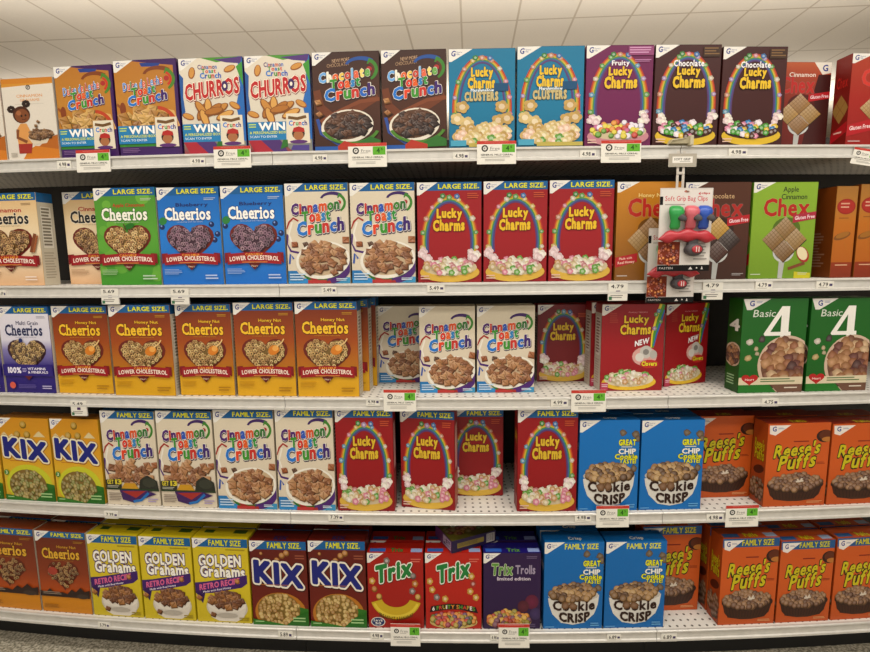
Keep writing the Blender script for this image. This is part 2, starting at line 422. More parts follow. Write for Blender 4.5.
def choctoast(A):
    A.vgrad(0, 1, [(0, '#4a2a1a'), (.5, '#5a3420'), (1, '#47291a')]); corner(A, .3, .13)
    A.text('NEW! MORE', .3, .9, .56, .935, '#c8a888', bold=.0, tilt=.1); A.text('CHOCOLATEY', .22, .855, .56, .89, '#b89878', bold=0, tilt=.1)
    swirl(A, .78, .86, 1.2, '#2c5a9c', '#4a8a34', '#6a3a24')
    A.stroke([(.04, .62), (.1, .45), (.3, .34), (.6, .4), (.98, .55)], .13, '#7a4424'); A.stroke([(.1, .3), (.3, .38), (.7, .5), (1, .52)], .06, '#8a5030')
    A.stroke([(.05, .33), (.1, .18), (.4, .05)], .05, '#3c5aa0')
    toast_title(A, 'Chocolate', .56, ['#7ab0e0', '#f0e8d8', '#e0703a', '#e8c860', '#c8503c', '#88b8e0', '#e07050', '#f0d880', '#78b060'], .14, '#f0e8dc', '#2a1a2a', 1.1, .1, .92)
    A.ell(.5, .25, .4, .17, '#e4dccd', 26, .15); A.ell(.5, .26, .36, .145, '#6a4a34', 22, .15); A.pile('square', .5, .27, .33, .13, 30, .075, CHOC)
    A.arc(.55, .26, .46, .2, .05, 200, 340, '#5a8a34', 20); A.poly([(.6, .06), (.85, .14), (1, .1), (1, .03), (.6, .02)], '#3c7a34'); A.poly([(.3, .02), (.45, .1), (.7, .05), (.7, .0)], '#b8402c')
    A.rect(0, 0, .35, .045, '#2c62a8'); A.rect(.35, 0, .7, .035, '#b04028'); A.piece('square', .07, .5, .06, '#c08a50'); A.piece('square', .08, .38, .055, '#b0783e')
def winpatch(A):
    A.rect(.0, .13, .62, .32, '#2c88b8'); A.text('WIN', .18, .235, .58, .31, '#f4f2ee', bold=.07, out='#1c6494', ow=.04); A.lines(.02, .25, .15, .3, 2, '#c8d860')
    A.text('A PERSONALIZED BOX', .03, .195, .6, .222, '#d8dc50', bold=.03); A.text('SCAN TO ENTER', .03, .155, .46, .178, '#e8f0f4', bold=.0)
    A.raw([(.6, .09), (.97, .09), (.96, .4), (.61, .4)], [(0, 1, 2, 3)], '#e2d8c4'); A.stroke([(.64, .36), (.78, .345), (.92, .365)], .05, '#7a5a30')
    A.text('Crunch', .65, .275, .93, .325, ['#2c80cc', '#c8402c', '#4a9a38', '#c83c30', '#2c70c0', '#4c2a78'], bold=.06, out='#f0e8da', ow=.05)
    A.ell(.79, .19, .1, None, '#3a2218', 14); A.ell(.79, .17, .08, None, '#b07850', 14); A.poly([(.7, .21), (.72, .25), (.8, .265), (.88, .245), (.89, .205)], '#b8342c'); A.ell(.79, .105, .14, .02, '#6a3a7a', 12)
def dulce(A):
    A.vgrad(0, 1, [(0, '#4a2268'), (.1, '#4c2468'), (.1001, '#3c8a34'), (.2, '#4a8a3c'), (.2001, '#b87f34'), (.6, '#c08a3a'), (1, '#b87e32')])
    A.rect(.95, 0, 1, 1, '#4c2464'); A.poly([(.2, 1), (1, 1), (1, .93), (.6, .96)], '#4c2464'); A.poly([(.42, .97), (.75, .96), (.72, .925), (.45, .93)], '#2c4a90')
    corner(A, .32, .12)
    swirl(A, .76, .84, 1.25, '#8a4c20', '#5a8a34', '#c84428')
    A.stroke([(0, .55), (.1, .5), (.12, .4)], .05, '#9a5a28'); A.ell(.1, .5, .05, .07, '#8e4c24', 12); A.stroke([(.6, .5), (.9, .45), (.97, .3)], .07, '#d8b070'); A.arc(.65, .3, .32, .22, .06, 0, 90, '#c0502c', 12)
    toast_title(A, 'Dulce de Leche', .575, ['#5a90d0', '#e0602c', '#5a9a48', '#c8402c', '#6aa0d8', '#d84a34'], .17, '#f0e8dc', '#5a3a5a', .95, .13, .82)
    A.pile('square', .45, .4, .4, .1, 18, .1, ['#c89a4c', '#b8863c', '#d8b068', '#a87430'])
    winpatch(A); A.lines(.05, .03, .35, .08, 3, '#8a6a9a')
def churro(A):
    A.vgrad(0, 1, [(0, '#9a2c3c'), (.1, '#8a8078'), (.3, '#d8d0c0'), (1, '#dcd2c0')])
    A.poly([(.35, 1), (.6, .95), (1, .99), (1, 1)], '#5a9a38'); A.poly([(.93, 1), (1, 1), (1, 0), (.9, 0), (.92, .3), (.87, .5), (.95, .7)], '#2c74b8'); A.poly([(0, .85), (.06, .8), (.04, .6), (.06, .45), (0, .4)], '#2c62a0'); A.poly([(.55, .98), (.75, .945), (.97, .93), (1, 1)], '#5c3a80'); A.poly([(.9, .9), (1, .95), (1, .7)], '#4a9a3c')
    corner(A, .3, .12)
    for u, v, r in ((.2, .85, 1.4), (.8, .88, .4), (.85, .5, -.6), (.1, .4, -.4)):
        A.ell(u, v, .1, .034, '#9c6228', 12, r); A.ell(u, v + .004, .085, .024, '#cf9a50', 12, r)
    A.text('Cinnamon', .3, .885, .6, .93, ['#5c2a78', '#2c6cc0', '#c8402c'], bold=.04); A.text('Toast', .36, .845, .58, .885, ['#4a9a3a', '#d8402c', '#3c8ac0'], bold=.05); A.text('Crunch', .33, .79, .66, .845, ['#2c80cc', '#3a62b8', '#4a9a38', '#c83c30'], bold=.05)
    A.text('CHURROS', .08, .6, .93, .76, '#c02c2c', bold=.06, out='#f0e6d4', ow=.04, out2='#8a3030', ow2=.02, tilt=.12)
    A.ell(.71, .705, .05, .055, '#4a2a68', 12); A.ell(.71, .705, .022, .022, '#f0e6d4', 8)
    for i in range(9):
        u, v, r = .25 + .5 * A.r.random(), .36 + .14 * A.r.random(), A.r.random() * 3
        A.ell(u, v, .16, .042, '#8e5a24', 12, r); A.ell(u, v + .005, .14, .03, A.r.choice(['#c8924a', '#b67c38', '#d8a860']), 12, r)
    A.poly([(0, .13), (.2, .13), (.4, 0), (.1, 0)], '#b03040'); A.poly([(.2, .13), (.5, .13), (.62, .0), (.4, 0)], '#5a3a7a'); A.poly([(.5, .13), (1, .13), (1, 0), (.7, 0)], '#8a8a84')
    winpatch(A)
    A.poly([(.55, .13), (.62, .13), (.62, .06), (.5, .03)], '#3c7a34'); A.poly([(.7, .07), (.95, .07), (.95, .01), (.66, .02)], '#5a4a90')
RB = ['#b8402c', '#cc8430', '#c8b448', '#5c9450', '#44709c', '#64487c']
def rainbow(A, cx=.5, cy=.45, rx=.43, ry=.44, a0=-18, a1=198, t=.024, mute=None):
    for i, c in enumerate(RB):
        c = mix(c, mute, .3) if mute else c
        A.arc(cx, cy, rx - i * t * .75, ry - i * t * .75 * A.a, t, a0, a1, c, 34)
MM = ['#c88c98', '#c8bca8', '#a890b0', '#c8b070', '#6c98b0', '#6c9c58', '#c09078']
def lucky(A, k):
    base = {'large': '#a61a24', 'family': '#9e1820', 'regular': '#84181e', 'teal': '#1682a4', 'fruity': '#7a1f5c', 'choc': '#4e1c18', 'new': '#a41a24'}[k]
    A.vgrad(0, 1, [(0, mix(base, '#000', .1)), (.5, base), (1, mix(base, '#000', .06))])
    if k in ('large', 'family'): banner(A, 'LARGE SIZE' if k == 'large' else 'FAMILY SIZE')
    corner(A, .32 if k not in ('teal', 'fruity', 'choc') else .36)
    yb = '#e4c030' if k != 'family' else '#d8b83a'
    if k == 'new':
        A.stroke([(.98, 1), (.9, .82), (.84, .66), (.82, .5)], .1, '#58a040', .04); A.stroke([(.93, 1), (.86, .82), (.81, .66), (.8, .5)], .045, '#e8d048', .02); A.stroke([(1, .93), (.93, .78), (.88, .66), (.84, .52)], .04, '#3a72b8', .02)
        for u, v in ((.86, .88), (.93, .8), (.84, .72), (.9, .92)): A.piece('puff', u, v, .035, A.r.choice(MM))
        A.text('MAGICALLY DELICIOUS', .42, .9, .72, .915, '#d8a0a0', bold=0)
        A.text('Lucky', .36, .765, .74, .87, '#e8c838', bold=.06, out='#7a1418', ow=.06, bounce=.03); A.text('Charms', .3, .66, .78, .765, '#e8c838', bold=.06, out='#7a1418', ow=.06, bounce=.03)
        A.text('NEW', .54, .535, .76, .595, '#f0ecec', bold=.06, tilt=.25)
        A.ell(.7, .4, .2, .11, '#d8a8a0', 18); A.ell(.72, .45, .1, .075, '#c8c4bc', 14); A.ell(.62, .39, .07, .05, '#d8d4cc', 12); A.ell(.84, .42, .06, .05, '#b8b4ac', 12); A.ell(.72, .45, .05, .035, '#908c86', 10)
        A.ell(.78, .31, .15, .05, '#c03a30', 14); A.text('Clovers', .66, .29, .9, .34, '#e8d838', bold=.06, out='#5a1414', ow=.04)
        A.lines(.12, .78, .26, .9, 5, '#b04838')
        A.ell(.46, .1, .44, .095, '#dcb83a', 26); A.ell(.46, .135, .4, .09, '#d8ccac', 22)
        A.pile('puff', .46, .15, .37, .075, 34, .045, ['#d8c8a8', '#c8b898', '#78a850', '#d890a0', '#e0d8c8', '#c8a070'])
        A.rect(0, .0, .12, .1, mix(base, '#c86080', .5)); A.lines(.02, .04, .12, .08, 2, '#e0c0c8'); return
    cy = .4; tall = k not in ('large', 'family'); ry = .53 if tall else .47
    rainbow(A, .5, cy, .455, ry, -14, 194, .027)
    for i in range(11):
        a = radians(-6 + 192 * i / 10)
        A.piece('puff', .5 + .425 * cos(a), cy + (ry - .02) * sin(a), .034 + .012 * A.r.random(), A.r.choice(MM))
    for u, v, c in ((.4, .885 if not tall else .93, '#4a8a48'), (.62, .88 if not tall else .925, '#4a78a8')): A.piece('puff', u, v - .02, .042, c)
    out = {'teal': '#0c5870', 'fruity': '#581444', 'choc': '#2c0e0c'}.get(k, '#74141a')
    if k == 'teal':
        A.text('Lucky', .34, .7, .66, .81, yb, bold=.1, out=out, ow=.05, bounce=.03); A.text('Charms', .29, .61, .69, .71, yb, bold=.1, out=out, ow=.05, bounce=.03)
        A.text('Marshmallow', .33, .57, .68, .603, '#e8eef0', bold=.05); A.rect(.68, .575, .9, .655, '#155a80'); A.text('CLUSTERS', .24, .485, .74, .565, '#c8b888', bold=.12, out='#5a5234', ow=.03)
    elif k in ('fruity', 'choc'):
        A.text('Fruity' if k == 'fruity' else 'Chocolate', .38 if k == 'fruity' else .28, .79, .64 if k == 'fruity' else .74, .85, '#f0ecec', bold=.05, bounce=.02)
        A.text('Lucky', .34, .685, .68, .785, yb, bold=.1, out=out, ow=.05, bounce=.03); A.text('Charms', .28, .585, .76, .69, yb, bold=.1, out=out, ow=.05, bounce=.03)
    else:
        hi = .725 if k in ('large', 'family') else .75
        A.text('Lucky', .31, hi - .1, .69, hi + .01, yb, bold=.1, out=out, ow=.05, bounce=.03); A.text('Charms', .25, hi - .2, .73, hi - .1, yb, bold=.1, out=out, ow=.05, bounce=.03)
    if k == 'fruity': A.rect(.62, .9, 1, .985, mix(base, '#d890b8', .25)); A.lines(.64, .91, .98, .98, 3, '#d0a0c0'); A.lines(.72, .83, .97, .86, 2, '#c890b8')
    elif k == 'choc': A.rect(.72, .88, .98, .975, '#4a3018'); A.lines(.74, .89, .97, .97, 3, '#8a6a44')
    elif k != 'teal': A.lines(.78, .83, .96, .89, 3, '#c8603c')
    cer = {'teal': ['#d8c088', '#c8a868', '#e0d0a0', '#78a850', '#e8c8b0'], 'fruity': ['#c84838', '#e09a38', '#78a840', '#e0d048', '#e8e0e8', '#c86898'], 'choc': ['#4a2a1c', '#5c3824', '#3c8ac0', '#e0c040', '#e8dce0', '#d890a8', '#58a040']}.get(k, ['#d8c8a4', '#c8b48c', '#d890a0', '#78a850', '#e0d8c8', '#c8a070', '#c89090'])
    if k == 'teal':
        for u, v in ((.2, .42), (.8, .42), (.12, .3), (.27, .26), (.75, .28), (.88, .3)): A.piece('puff', u, v, .1, A.r.choice(['#d8c088', '#c8a868']))
        A.ell(.5, .12, .46, .1, '#d0b478', 24); A.pile('puff', .5, .14, .43, .1, 36, .065, cer); A.rect(.02, .02, .26, .08, '#58a8c0'); A.rect(.3, .01, 1, .05, '#c0b060')
    else:
        for u in (.12, .88): A.pile('puff', u, .28, .07, .05, 4, .06, ['#e8e0d4', '#e0c8c8'])
        A.ell(.5, .1, .47, .1, {'choc': '#d8b838', 'fruity': '#c89098'}.get(k, '#d8b450'), 26)
        A.ell(.5, .15, .43, .085, '#d0c0a0' if k != 'choc' else '#5a3a2c', 22)
        A.pile('puff' if k != 'fruity' else 'ball', .5, .165, .4, .075, 40, .05, cer)
        A.lines(.04, .02, .2, .07, 2, '#e0c0b0')
def chex(A, k):
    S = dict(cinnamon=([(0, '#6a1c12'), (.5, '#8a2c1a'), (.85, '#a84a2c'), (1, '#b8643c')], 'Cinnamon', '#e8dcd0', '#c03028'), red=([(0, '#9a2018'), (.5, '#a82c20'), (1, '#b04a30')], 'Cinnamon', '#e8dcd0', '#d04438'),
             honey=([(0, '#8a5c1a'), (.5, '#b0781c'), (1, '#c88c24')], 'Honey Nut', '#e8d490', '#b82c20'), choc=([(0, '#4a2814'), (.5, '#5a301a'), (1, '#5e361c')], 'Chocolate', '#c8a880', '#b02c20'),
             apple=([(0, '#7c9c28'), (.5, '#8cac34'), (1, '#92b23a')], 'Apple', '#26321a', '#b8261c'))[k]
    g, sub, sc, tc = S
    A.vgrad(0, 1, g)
    if k == 'cinnamon': A.poly([(.72, 1), (1, 1), (1, .88), (.86, .86)], '#e0d8cc'); A.text('G', .86, .9, .94, .97, '#2a3a8c', bold=.05); A.poly([(.6, 0), (.75, .7), (.8, .86), (1, .86), (1, 0)], '#4a120c')  # last dark area paints a neighbouring box's shade into the right of the front
    else: corner(A, .34, .105)
    if k == 'apple': A.text('Apple', .46, .885, .7, .955, sc, bold=.02); A.text('Cinnamon', .44, .825, .84, .88, sc, bold=.02)
    elif k == 'red': pass
    else: A.text(sub, .33, .835, .75, .885, sc, bold=.02)
    A.text('Chex', .18 if k != 'cinnamon' else .2, .655, .88 if k != 'cinnamon' else .74, .83, tc, bold=.05, out=mix(g[1][1], '#fff', .1), ow=.02)
    if k == 'red': A.text('Cinnamon', .3, .84, .8, .89, '#d89080', bold=.02)
    A.ell(.55, .52, .22, .12, mix(g[1][1], '#000', .55), 18)
    A.stroke([(.5, .0), (.51, .14), (.52, .24)], .07, '#b8b8b4', .1); A.ell(.53, .28, .17, .11, '#c8c8c4', 18); A.ell(.53, .28, .14, .085, '#888884', 16)
    cs = {'choc': ['#c8a048', '#4a2814', '#3c2010', '#5a3018'], 'apple': ['#a07c44', '#98743e', '#a8864e', '#8e6a36']}.get(k, ['#a8804a', '#b89458', '#b08c50', '#9c7440'])
    for (du, dv), c in zip(((0, .12), (-.178, 0), (.178, 0), (0, -.122)), cs):
        cx, cy = .53 + du, .41 + dv; w, h = .172, .118
        q = [(cx, cy + h), (cx + w, cy), (cx, cy - h), (cx - w, cy)]
        A.raw([(u + .008, v - .008) for u, v in q], [(0, 1, 2, 3)], '#3a2414'); A.raw(q, [(0, 1, 2, 3)], [mix(c, '#fff', .2), c, mix(c, '#000', .25), mix(c, '#fff', .1)])
        for t in (.2, .4, .6, .8):
            for a, b, e, f in ((0, 1, 3, 2), (0, 3, 1, 2)):
                p0 = [q[a][i] + (q[b][i] - q[a][i]) * t for i in (0, 1)]; p1 = [q[e][i] + (q[f][i] - q[e][i]) * t for i in (0, 1)]
                A.k += 1 if a == b - 1 else 2; A.stroke([p0, p1], .006, mix(c, '#000', .35)); A.k -= 2 if a == b - 1 else 3
        A.k += 3
    tagc = '#b8222c' if k != 'apple' else '#b03048'
    if k == 'apple': A.poly([(.64, .58), (1, .625), (1, .7), (.64, .665)], tagc); A.text('Gluten Free', .67, .622, .98, .66, '#f0d8dc', bold=.03, tilt=.1)
    elif k == 'red': A.poly([(.0, .1), (.42, .17), (.42, .3), (.0, .22)], '#b8222c'); A.text('Gluten Free', .04, .18, .38, .225, '#f0d8d8', bold=.03, tilt=.15)
    elif k == 'honey': A.poly([(.0, .13), (.34, .19), (.34, .28), (.0, .235)], tagc); A.text('Made with', .06, .215, .26, .24, '#f0d0c0', tilt=.1); A.text('Real Honey', .04, .165, .3, .2, '#f0d0c0', bold=.03, tilt=.1)
    else: A.poly([(.66, .55), (1, .59), (1, .67), (.66, .635)], tagc); A.text('Gluten Free', .69, .592, .98, .63, '#f0d8dc', bold=.03, tilt=.1)
    if k == 'apple':
        A.ell(.84, .25, .09, .09, '#b03a30', 16, .5); A.ell(.83, .26, .075, .075, '#e4d8b4', 14, .5); A.stroke([(.62, .1), (.88, .16)], .05, '#8a5030'); A.poly([(.72, 0), (.98, 0), (.98, .055), (.72, .07)], '#c8c02c')
    A.lines(.03, .03, .24, .05, 1, mix(g[0][1], '#fff', .5)); A.lines(.78, .03, .96, .06, 2, mix(g[0][1], '#fff', .4))
def basic(A):
    A.vgrad(0, 1, [(0, '#1c661e'), (.5, '#226e24'), (1, '#266c26')]); A.poly([(.0, 1), (.42, 1), (.13, .885), (.06, .885)], '#dcd8d0'); A.text('G', .1, .925, .17, .98, '#2a3a8c', bold=.05); A.lines(.2, .95, .3, .975, 2, '#8088a8')
    A.text('Basic', .16, .81, .5, .885, '#d8dcd0', bold=.0, slant=.12)
    A.poly([(.6, .92), (.72, .92), (.72, .65), (.76, .65), (.76, .61), (.72, .61), (.72, .54), (.78, .525), (.78, .51), (.52, .51), (.52, .525), (.6, .54), (.6, .61), (.36, .61), (.34, .63)], '#ece8e0')
    A.poly([(.6, .83), (.6, .65), (.44, .65)], '#236c24')
    for u, v, c in ((.14, .545, '#d8d0c0'), (.32, .57, '#4a2c2c'), (.24, .47, '#c8b490'), (.26, .42, '#c0b090'), (.12, .375, '#c8b078')): A.piece('flake', u, v, .06 if u < .2 or u > .3 else .04, c)
    A.ell(.72, .3, .44, .31, '#d0b8a4', 34); A.ell(.73, .3, .4, .28, '#7a5844', 30); A.pile('flake', .74, .3, .37, .25, 46, .085, ['#8a5634', '#b07c4c', '#c89868', '#5c2c24', '#d8b890', '#7a3c2c', '#a86c40'], lambda u, v: u < 1)
    A.poly([(.0, .085), (1, .085), (1, .165), (.0, .165)], '#d8ccb0'); A.lines(.34, .1, .9, .15, 2, '#5a7a4a'); A.poly([(0, 0), (0, .085), (.48, .085), (.6, 0)], '#2a7c2c'); A.poly(heart_pts(.17, .135, .26, .12), '#b82a28'); A.text('Heart', .1, .13, .24, .155, '#f0d8d0')
    A.poly([(.5, .085), (.62, .0), (1, 0), (1, .085)], '#7a5a48'); A.lines(.72, .03, .95, .055, 1, '#e0d8c8')
def kix(A, k):
    if k == 'plain':
        A.vgrad(0, 1, [(0, '#ccaa30'), (.3, '#d8b838'), (.55, '#d8a42c'), (1, '#cc9426')]); corner(A, .27, .12)
        for u, v in ((.1, .8), (.25, .78), (.8, .82)): A.poly([(u - .12, v - .04), (u - .04, v + .01), (u, v + .03), (u + .05, v), (u + .12, v - .04)], '#d8c89c')
        for u, v in ((.5, .92), (.36, .8), (.56, .8)): A.piece('ball', u, v, .07, '#b8962c')
        o, n = '#e4dcc0', '#222c84'
    else:
        A.vgrad(0, 1, [(0, '#7c2814'), (.5, '#702214'), (1, '#6a2014')]); banner(A, 'FAMILY SIZE', .1, BLUE, '#d8d43a', 0, .32, .88); corner(A, .28, .125)
        for u, v in ((.48, .77), (.57, .83), (.65, .86), (.2, .85)): A.piece('ball', u, v, .055 if u > .3 else .03, '#b8823c')
        A.text('HONEY', .04, .745, .25, .772, '#d8c8a0', bold=.03); A.lines(.8, .78, .97, .84, 2, '#a06048'); o, n = '#e8e0d0', '#242c80'
    A.text('KIX', .08, .52 if k == 'plain' else .49, .9, .73, n, bold=.09, out=o, ow=.06, out2='#a8782c' if k == 'plain' else '#501810', ow2=.03, tilt=-.1)
    A.lines(.16, .47, .82, .485, 1, '#b87828')
    A.ell(.5, .2 if k == 'plain' else .15, .46, .24 if k == 'plain' else .24, '#c8c838' if k == 'plain' else '#b87c2c', 30)
    A.poly([(0, 0), (0, .03), (.3, .06), (.6, .12), (.85, .22), (1, .2), (1, 0)], '#3a7a28')
    A.ell(.47, .18, .38, .2, '#8a7038', 28)
    A.pile('ball', .47, .18, .36, .18, 80, .043, ['#c0a05c', '#b08c48', '#a8803c', '#ccb070'] if k != 'plain' else ['#a09050', '#b09c58', '#8e7c40', '#90904c'])
    A.poly([(0, 0), (0, .07), (.2, .05), (.5, .02), (.6, 0)], '#3a7a28'); A.poly([(1, 0), (1, .17), (.8, .12), (.6, 0)], '#2f7024'); A.lines(.72, .03, .95, .1, 2, '#a8c890'); A.lines(.04, .02, .2, .045, 1, '#a8c890')
    if k == 'plain': A.ell(.07, .34, .05, None, '#4a8a3c', 12); A.text('3', .05, .32, .09, .36, '#e0e0c0')
def golden(A):
    A.vgrad(0, 1, [(0, '#c8b428'), (.5, '#d4c030'), (1, '#ccb82c')]); A.rect(0, .9, 1, 1, BLUE); A.text('FAMILY SIZE', .3, .918, .88, .982, '#d8d43a', bold=.05, out='#123a5a', ow=.03); corner(A, .3, .115)
    for t, a, b, y0, y1 in (('GOLDEN', .1, .86, .675, .8), ('Grahams', .12, .92, .55, .675)):
        A.text(t, a, y0, b, y1, '#54306c', bold=.17, bounce=.03)
        A.text(t, a, y0, b, y1, '#f2eee4', bold=.07, bounce=.03)
    A.lines(.6, .85, .95, .88, 1, '#a89414')
    A.poly([(.0, .34), (0, .47), (.2, .485), (.96, .58), (.96, .48), (.86, .43), (.3, .35)], '#4a2270'); A.poly([(.0, .36), (.12, .22), (.2, .4)], '#3c1a60')
    A.text('RETRO RECIPE', .08, .43, .82, .495, '#d87098', bold=.06, tilt=.2); A.text('Made with Real Honey', .14, .375, .66, .405, '#f0e8f0', bold=.02, tilt=.2); A.piece('ball', .78, .5, .05, '#b87c2c')
    A.ell(.56, .18, .38, .16, '#c8c0b0', 28); A.poly([(.2, .2), (.26, .06), (.4, .015), (.72, .015), (.86, .06), (.92, .2)], '#d8d0c4'); A.ell(.56, .23, .36, .11, '#e0d8cc', 24); A.pile('square', .56, .27, .31, .09, 30, .075, ['#8e5a2c', '#a06a34', '#7a4820', '#b07c44'])
    A.ell(.56, .09, .2, .03, '#b8b0a4', 16); A.piece('square', .3, .1, .06, '#8e5a2c'); A.piece('square', .06, .3, .06, '#b87c34'); A.lines(.78, .02, .96, .07, 2, '#a08c18')
FR = ['#c84a34', '#d8923a', '#6c7a3c', '#b8a048', '#7a5a7a', '#a84858']
def trix(A, k):
    base = {'banana': '#a82418', 'fruit': '#b82c1c', 'troll': '#3a1f50'}[k]
    A.vgrad(0, 1, [(0, mix(base, '#000', .1)), (.6, base), (1, base)]); corner(A, .3, .13)
    if k == 'troll':
        A.text('Trix', .14, .72, .5, .86, '#6a9a48', bold=.07, out='#d8d8c0', ow=.03, slant=.1); A.text('Trolls', .56, .73, .9, .84, '#a89cb0', bold=.05); A.text('limited edition', .24, .645, .82, .69, '#d8ccd8', bold=.03)
        A.lines(.75, .92, .97, .96, 2, '#7a6a8a')
        for u, v, r, c in ((.85, .36, .12, '#7a2c4c'), (.7, .3, .1, '#6c3040'), (.92, .2, .1, '#52406e')): A.ell(u, v, r, None, c, 16, 0, mix(c, '#000', .3))
        A.ell(.45, .1, .4, .1, '#c0a060', 24); A.pile('ball', .45, .13, .37, .1, 46, .055, ['#c86a34', '#d8963a', '#a8983c', '#b84c34', '#8a5a6a', '#d8b050']); A.lines(.74, .02, .96, .07, 2, '#7a6a8a'); return
    A.text('Trix', .16 if k == 'banana' else .22, .66, .78, .87, '#2c8444', bold=.09, out='#e8e4d8', ow=.05, tilt=.22, out2='#4a1810', ow2=.02)
    A.lines(.78, .87, .97, .93, 2, '#d07868')
    for u, v in ((.08, .63), (.12, .52), (.85, .6), (.8, .5), (.9, .42), (.2, .42), (.82, .7), (.35, .9 if k == 'banana' else .4)): A.piece('puff' if A.r.random() < .5 else 'ball', u, v, .055, A.r.choice(['#b87c34', '#a84838', '#c8a04c', '#8a7a74']))
    if k == 'banana':
        A.arc(.5, .42, .46, .3, .2, 195, 345, '#c8ac2c', 26); A.arc(.5, .42, .44, .285, .05, 200, 340, '#dcc448', 26)
        A.text('BREAKFAST & BANANAS', .2, .16, .8, .21, '#5a4a14', bold=.05, arch=-.06)
        A.ell(.17, .08, .13, .065, '#d8d4cc', 18); A.ell(.17, .08, .115, .055, '#2c3c6c', 16); A.text('SAVE', .09, .085, .25, .11, '#e8e4dc', bold=.04); A.text('50', .12, .045, .22, .075, '#e8e4dc', bold=.04)
    else:
        A.poly([(.07, .22), (.1, .3), (.4, .335), (.6, .335), (.9, .29), (.94, .21), (.6, .26), (.4, .26)], '#2a1a1c')
        A.text('6 FRUITY SHAPES', .12, .24, .88, .29, ['#e8e0d8', '#d8923a', '#6c9a3c', '#c84a34', '#b8a048', '#e8e0d8', '#6c9a3c', '#d8923a'], bold=.05, arch=.03)
        A.ell(.5, .09, .43, .09, '#c8b074', 24); A.pile('ball', .5, .13, .39, .085, 50, .05, FR)
def cookie(A, k):
    base = '#1474b4' if k == 'family' else '#167cc0'
    A.vgrad(0, 1, [(0, mix(base, '#000', .08)), (1, base)])
    if k == 'family': A.text('FAMILY SIZE', .34, .92, .9, .98, '#d8d43a', bold=.05)
    corner(A, .34, .13)
    for u, v in ((.72, .86), (.93, .84), (.97, .79), (.66, .49), (.92, .47)): A.piece('flake', u, v, .065, '#7a6448')
    A.text('GREAT', .66, .725, .94, .785, '#e0dc30', bold=.08, out='#1a3a24', ow=.04); A.lines(.7, .69, .92, .712, 1, '#d8d8c8'); A.text('CHIP', .66, .63, .94, .685, '#eceae4', bold=.07, out='#1c2c50', ow=.04); A.text('Cookie', .6, .575, .97, .628, '#e0dc30', bold=.06, out='#1a3a24', ow=.04); A.text('TASTE!', .68, .525, .95, .572, '#e0dc30', bold=.07, out='#1a3a24', ow=.04)
    A.poly([(.07, .36), (.9, .36), (.94, .4), (.92, .28), (.86, .17), (.7, .07), (.5, .045), (.3, .07), (.15, .17), (.09, .28)], '#d8d4cc')
    A.ell(.5, .39, .43, .075, '#c4beb4', 26); A.pile('ball', .5, .42, .38, .09, 46, .065, ['#a07c50', '#b08c5c', '#8a6840', '#6a4a2c', '#c0a070'])
    A.text('Cookie', .16, .23, .86, .335, '#3c2014', bold=.07, arch=-.02, bounce=.02)
    for u in (.375, .5): A.piece('flake', u - .01, .27, .075, '#8a6034')
    A.text('CRISP', .27, .105, .78, .205, '#3c2014', bold=.08, arch=-.03, bounce=.02); A.lines(.8, .02, .97, .07, 2, '#78b0d8'); A.lines(.02, .01, .2, .03, 1, '#78b0d8')
def reeses(A, k):
    A.vgrad(0, 1, [(0, '#bc5c24'), (.5, '#cc6628'), (1, '#c66226')])
    if k == 'family': A.rect(.0, .9, 1, 1, '#2c6090'); A.text('FAMILY SIZE', .34, .918, .9, .982, '#c8c03c', bold=.05, out='#1a3a5a', ow=.03)
    A.poly([(.02, .98), (.36, .98), (.12, .86), (.03, .88)], '#e4dcd4'); A.text('G', .07, .91, .13, .965, '#2a3a8c', bold=.05); A.lines(.16, .93, .26, .95, 2, '#8088a8')
    A.ell(.92, .84 if k != 'family' else .79, .14, .075, '#3a1a10', 20); A.ell(.94, .85 if k != 'family' else .8, .12, .06, '#6a3418', 18); A.ell(.97, .8 if k != 'family' else .75, .1, .03, '#b87c3c', 14)
    A.lines(.42, .76, .7, .79, 1, '#8a2c14'); dv = 0 if k != 'family' else -.03
    for t, a, b, y0, y1 in (("Reese's", .12, .84, .615, .765), ('Puffs', .2, .78, .46, .625)):
        A.text(t, a, y0 + dv, b, y1 + dv, '#1c1006', bold=.15, tilt=.1, slant=.2); A.text(t, a, y0 + dv, b, y1 + dv, '#c8bc1e', bold=.05, tilt=.1, slant=.2)
    A.lines(.82, .5, .96, .53, 2, '#8a3414')
    A.poly([(.06, .24), (.94, .24), (.9, .14), (.82, .085), (.6, .06), (.4, .06), (.18, .085), (.1, .14)], '#4a2a18')
    for i in range(14): A.stroke([(.12 + i * .06, .2), (.17 + i * .05, .085)], .012, '#341c10'); A.k -= 1
    A.k += 1
    A.ell(.5, .26, .46, .1, '#3c2214', 28); A.pile('ball', .5, .29, .42, .095, 60, .055, ['#8a6444', '#7a5436', '#a07a54', '#6a4428', '#96704c'])
    A.stroke([(.52, .33), (.56, .3), (.6, .34)], .03, '#d8ccbc'); A.stroke([(.5, .3), (.62, .31)], .03, '#d8ccbc'); A.lines(.7, .03, .96, .06, 2, '#e0a878')
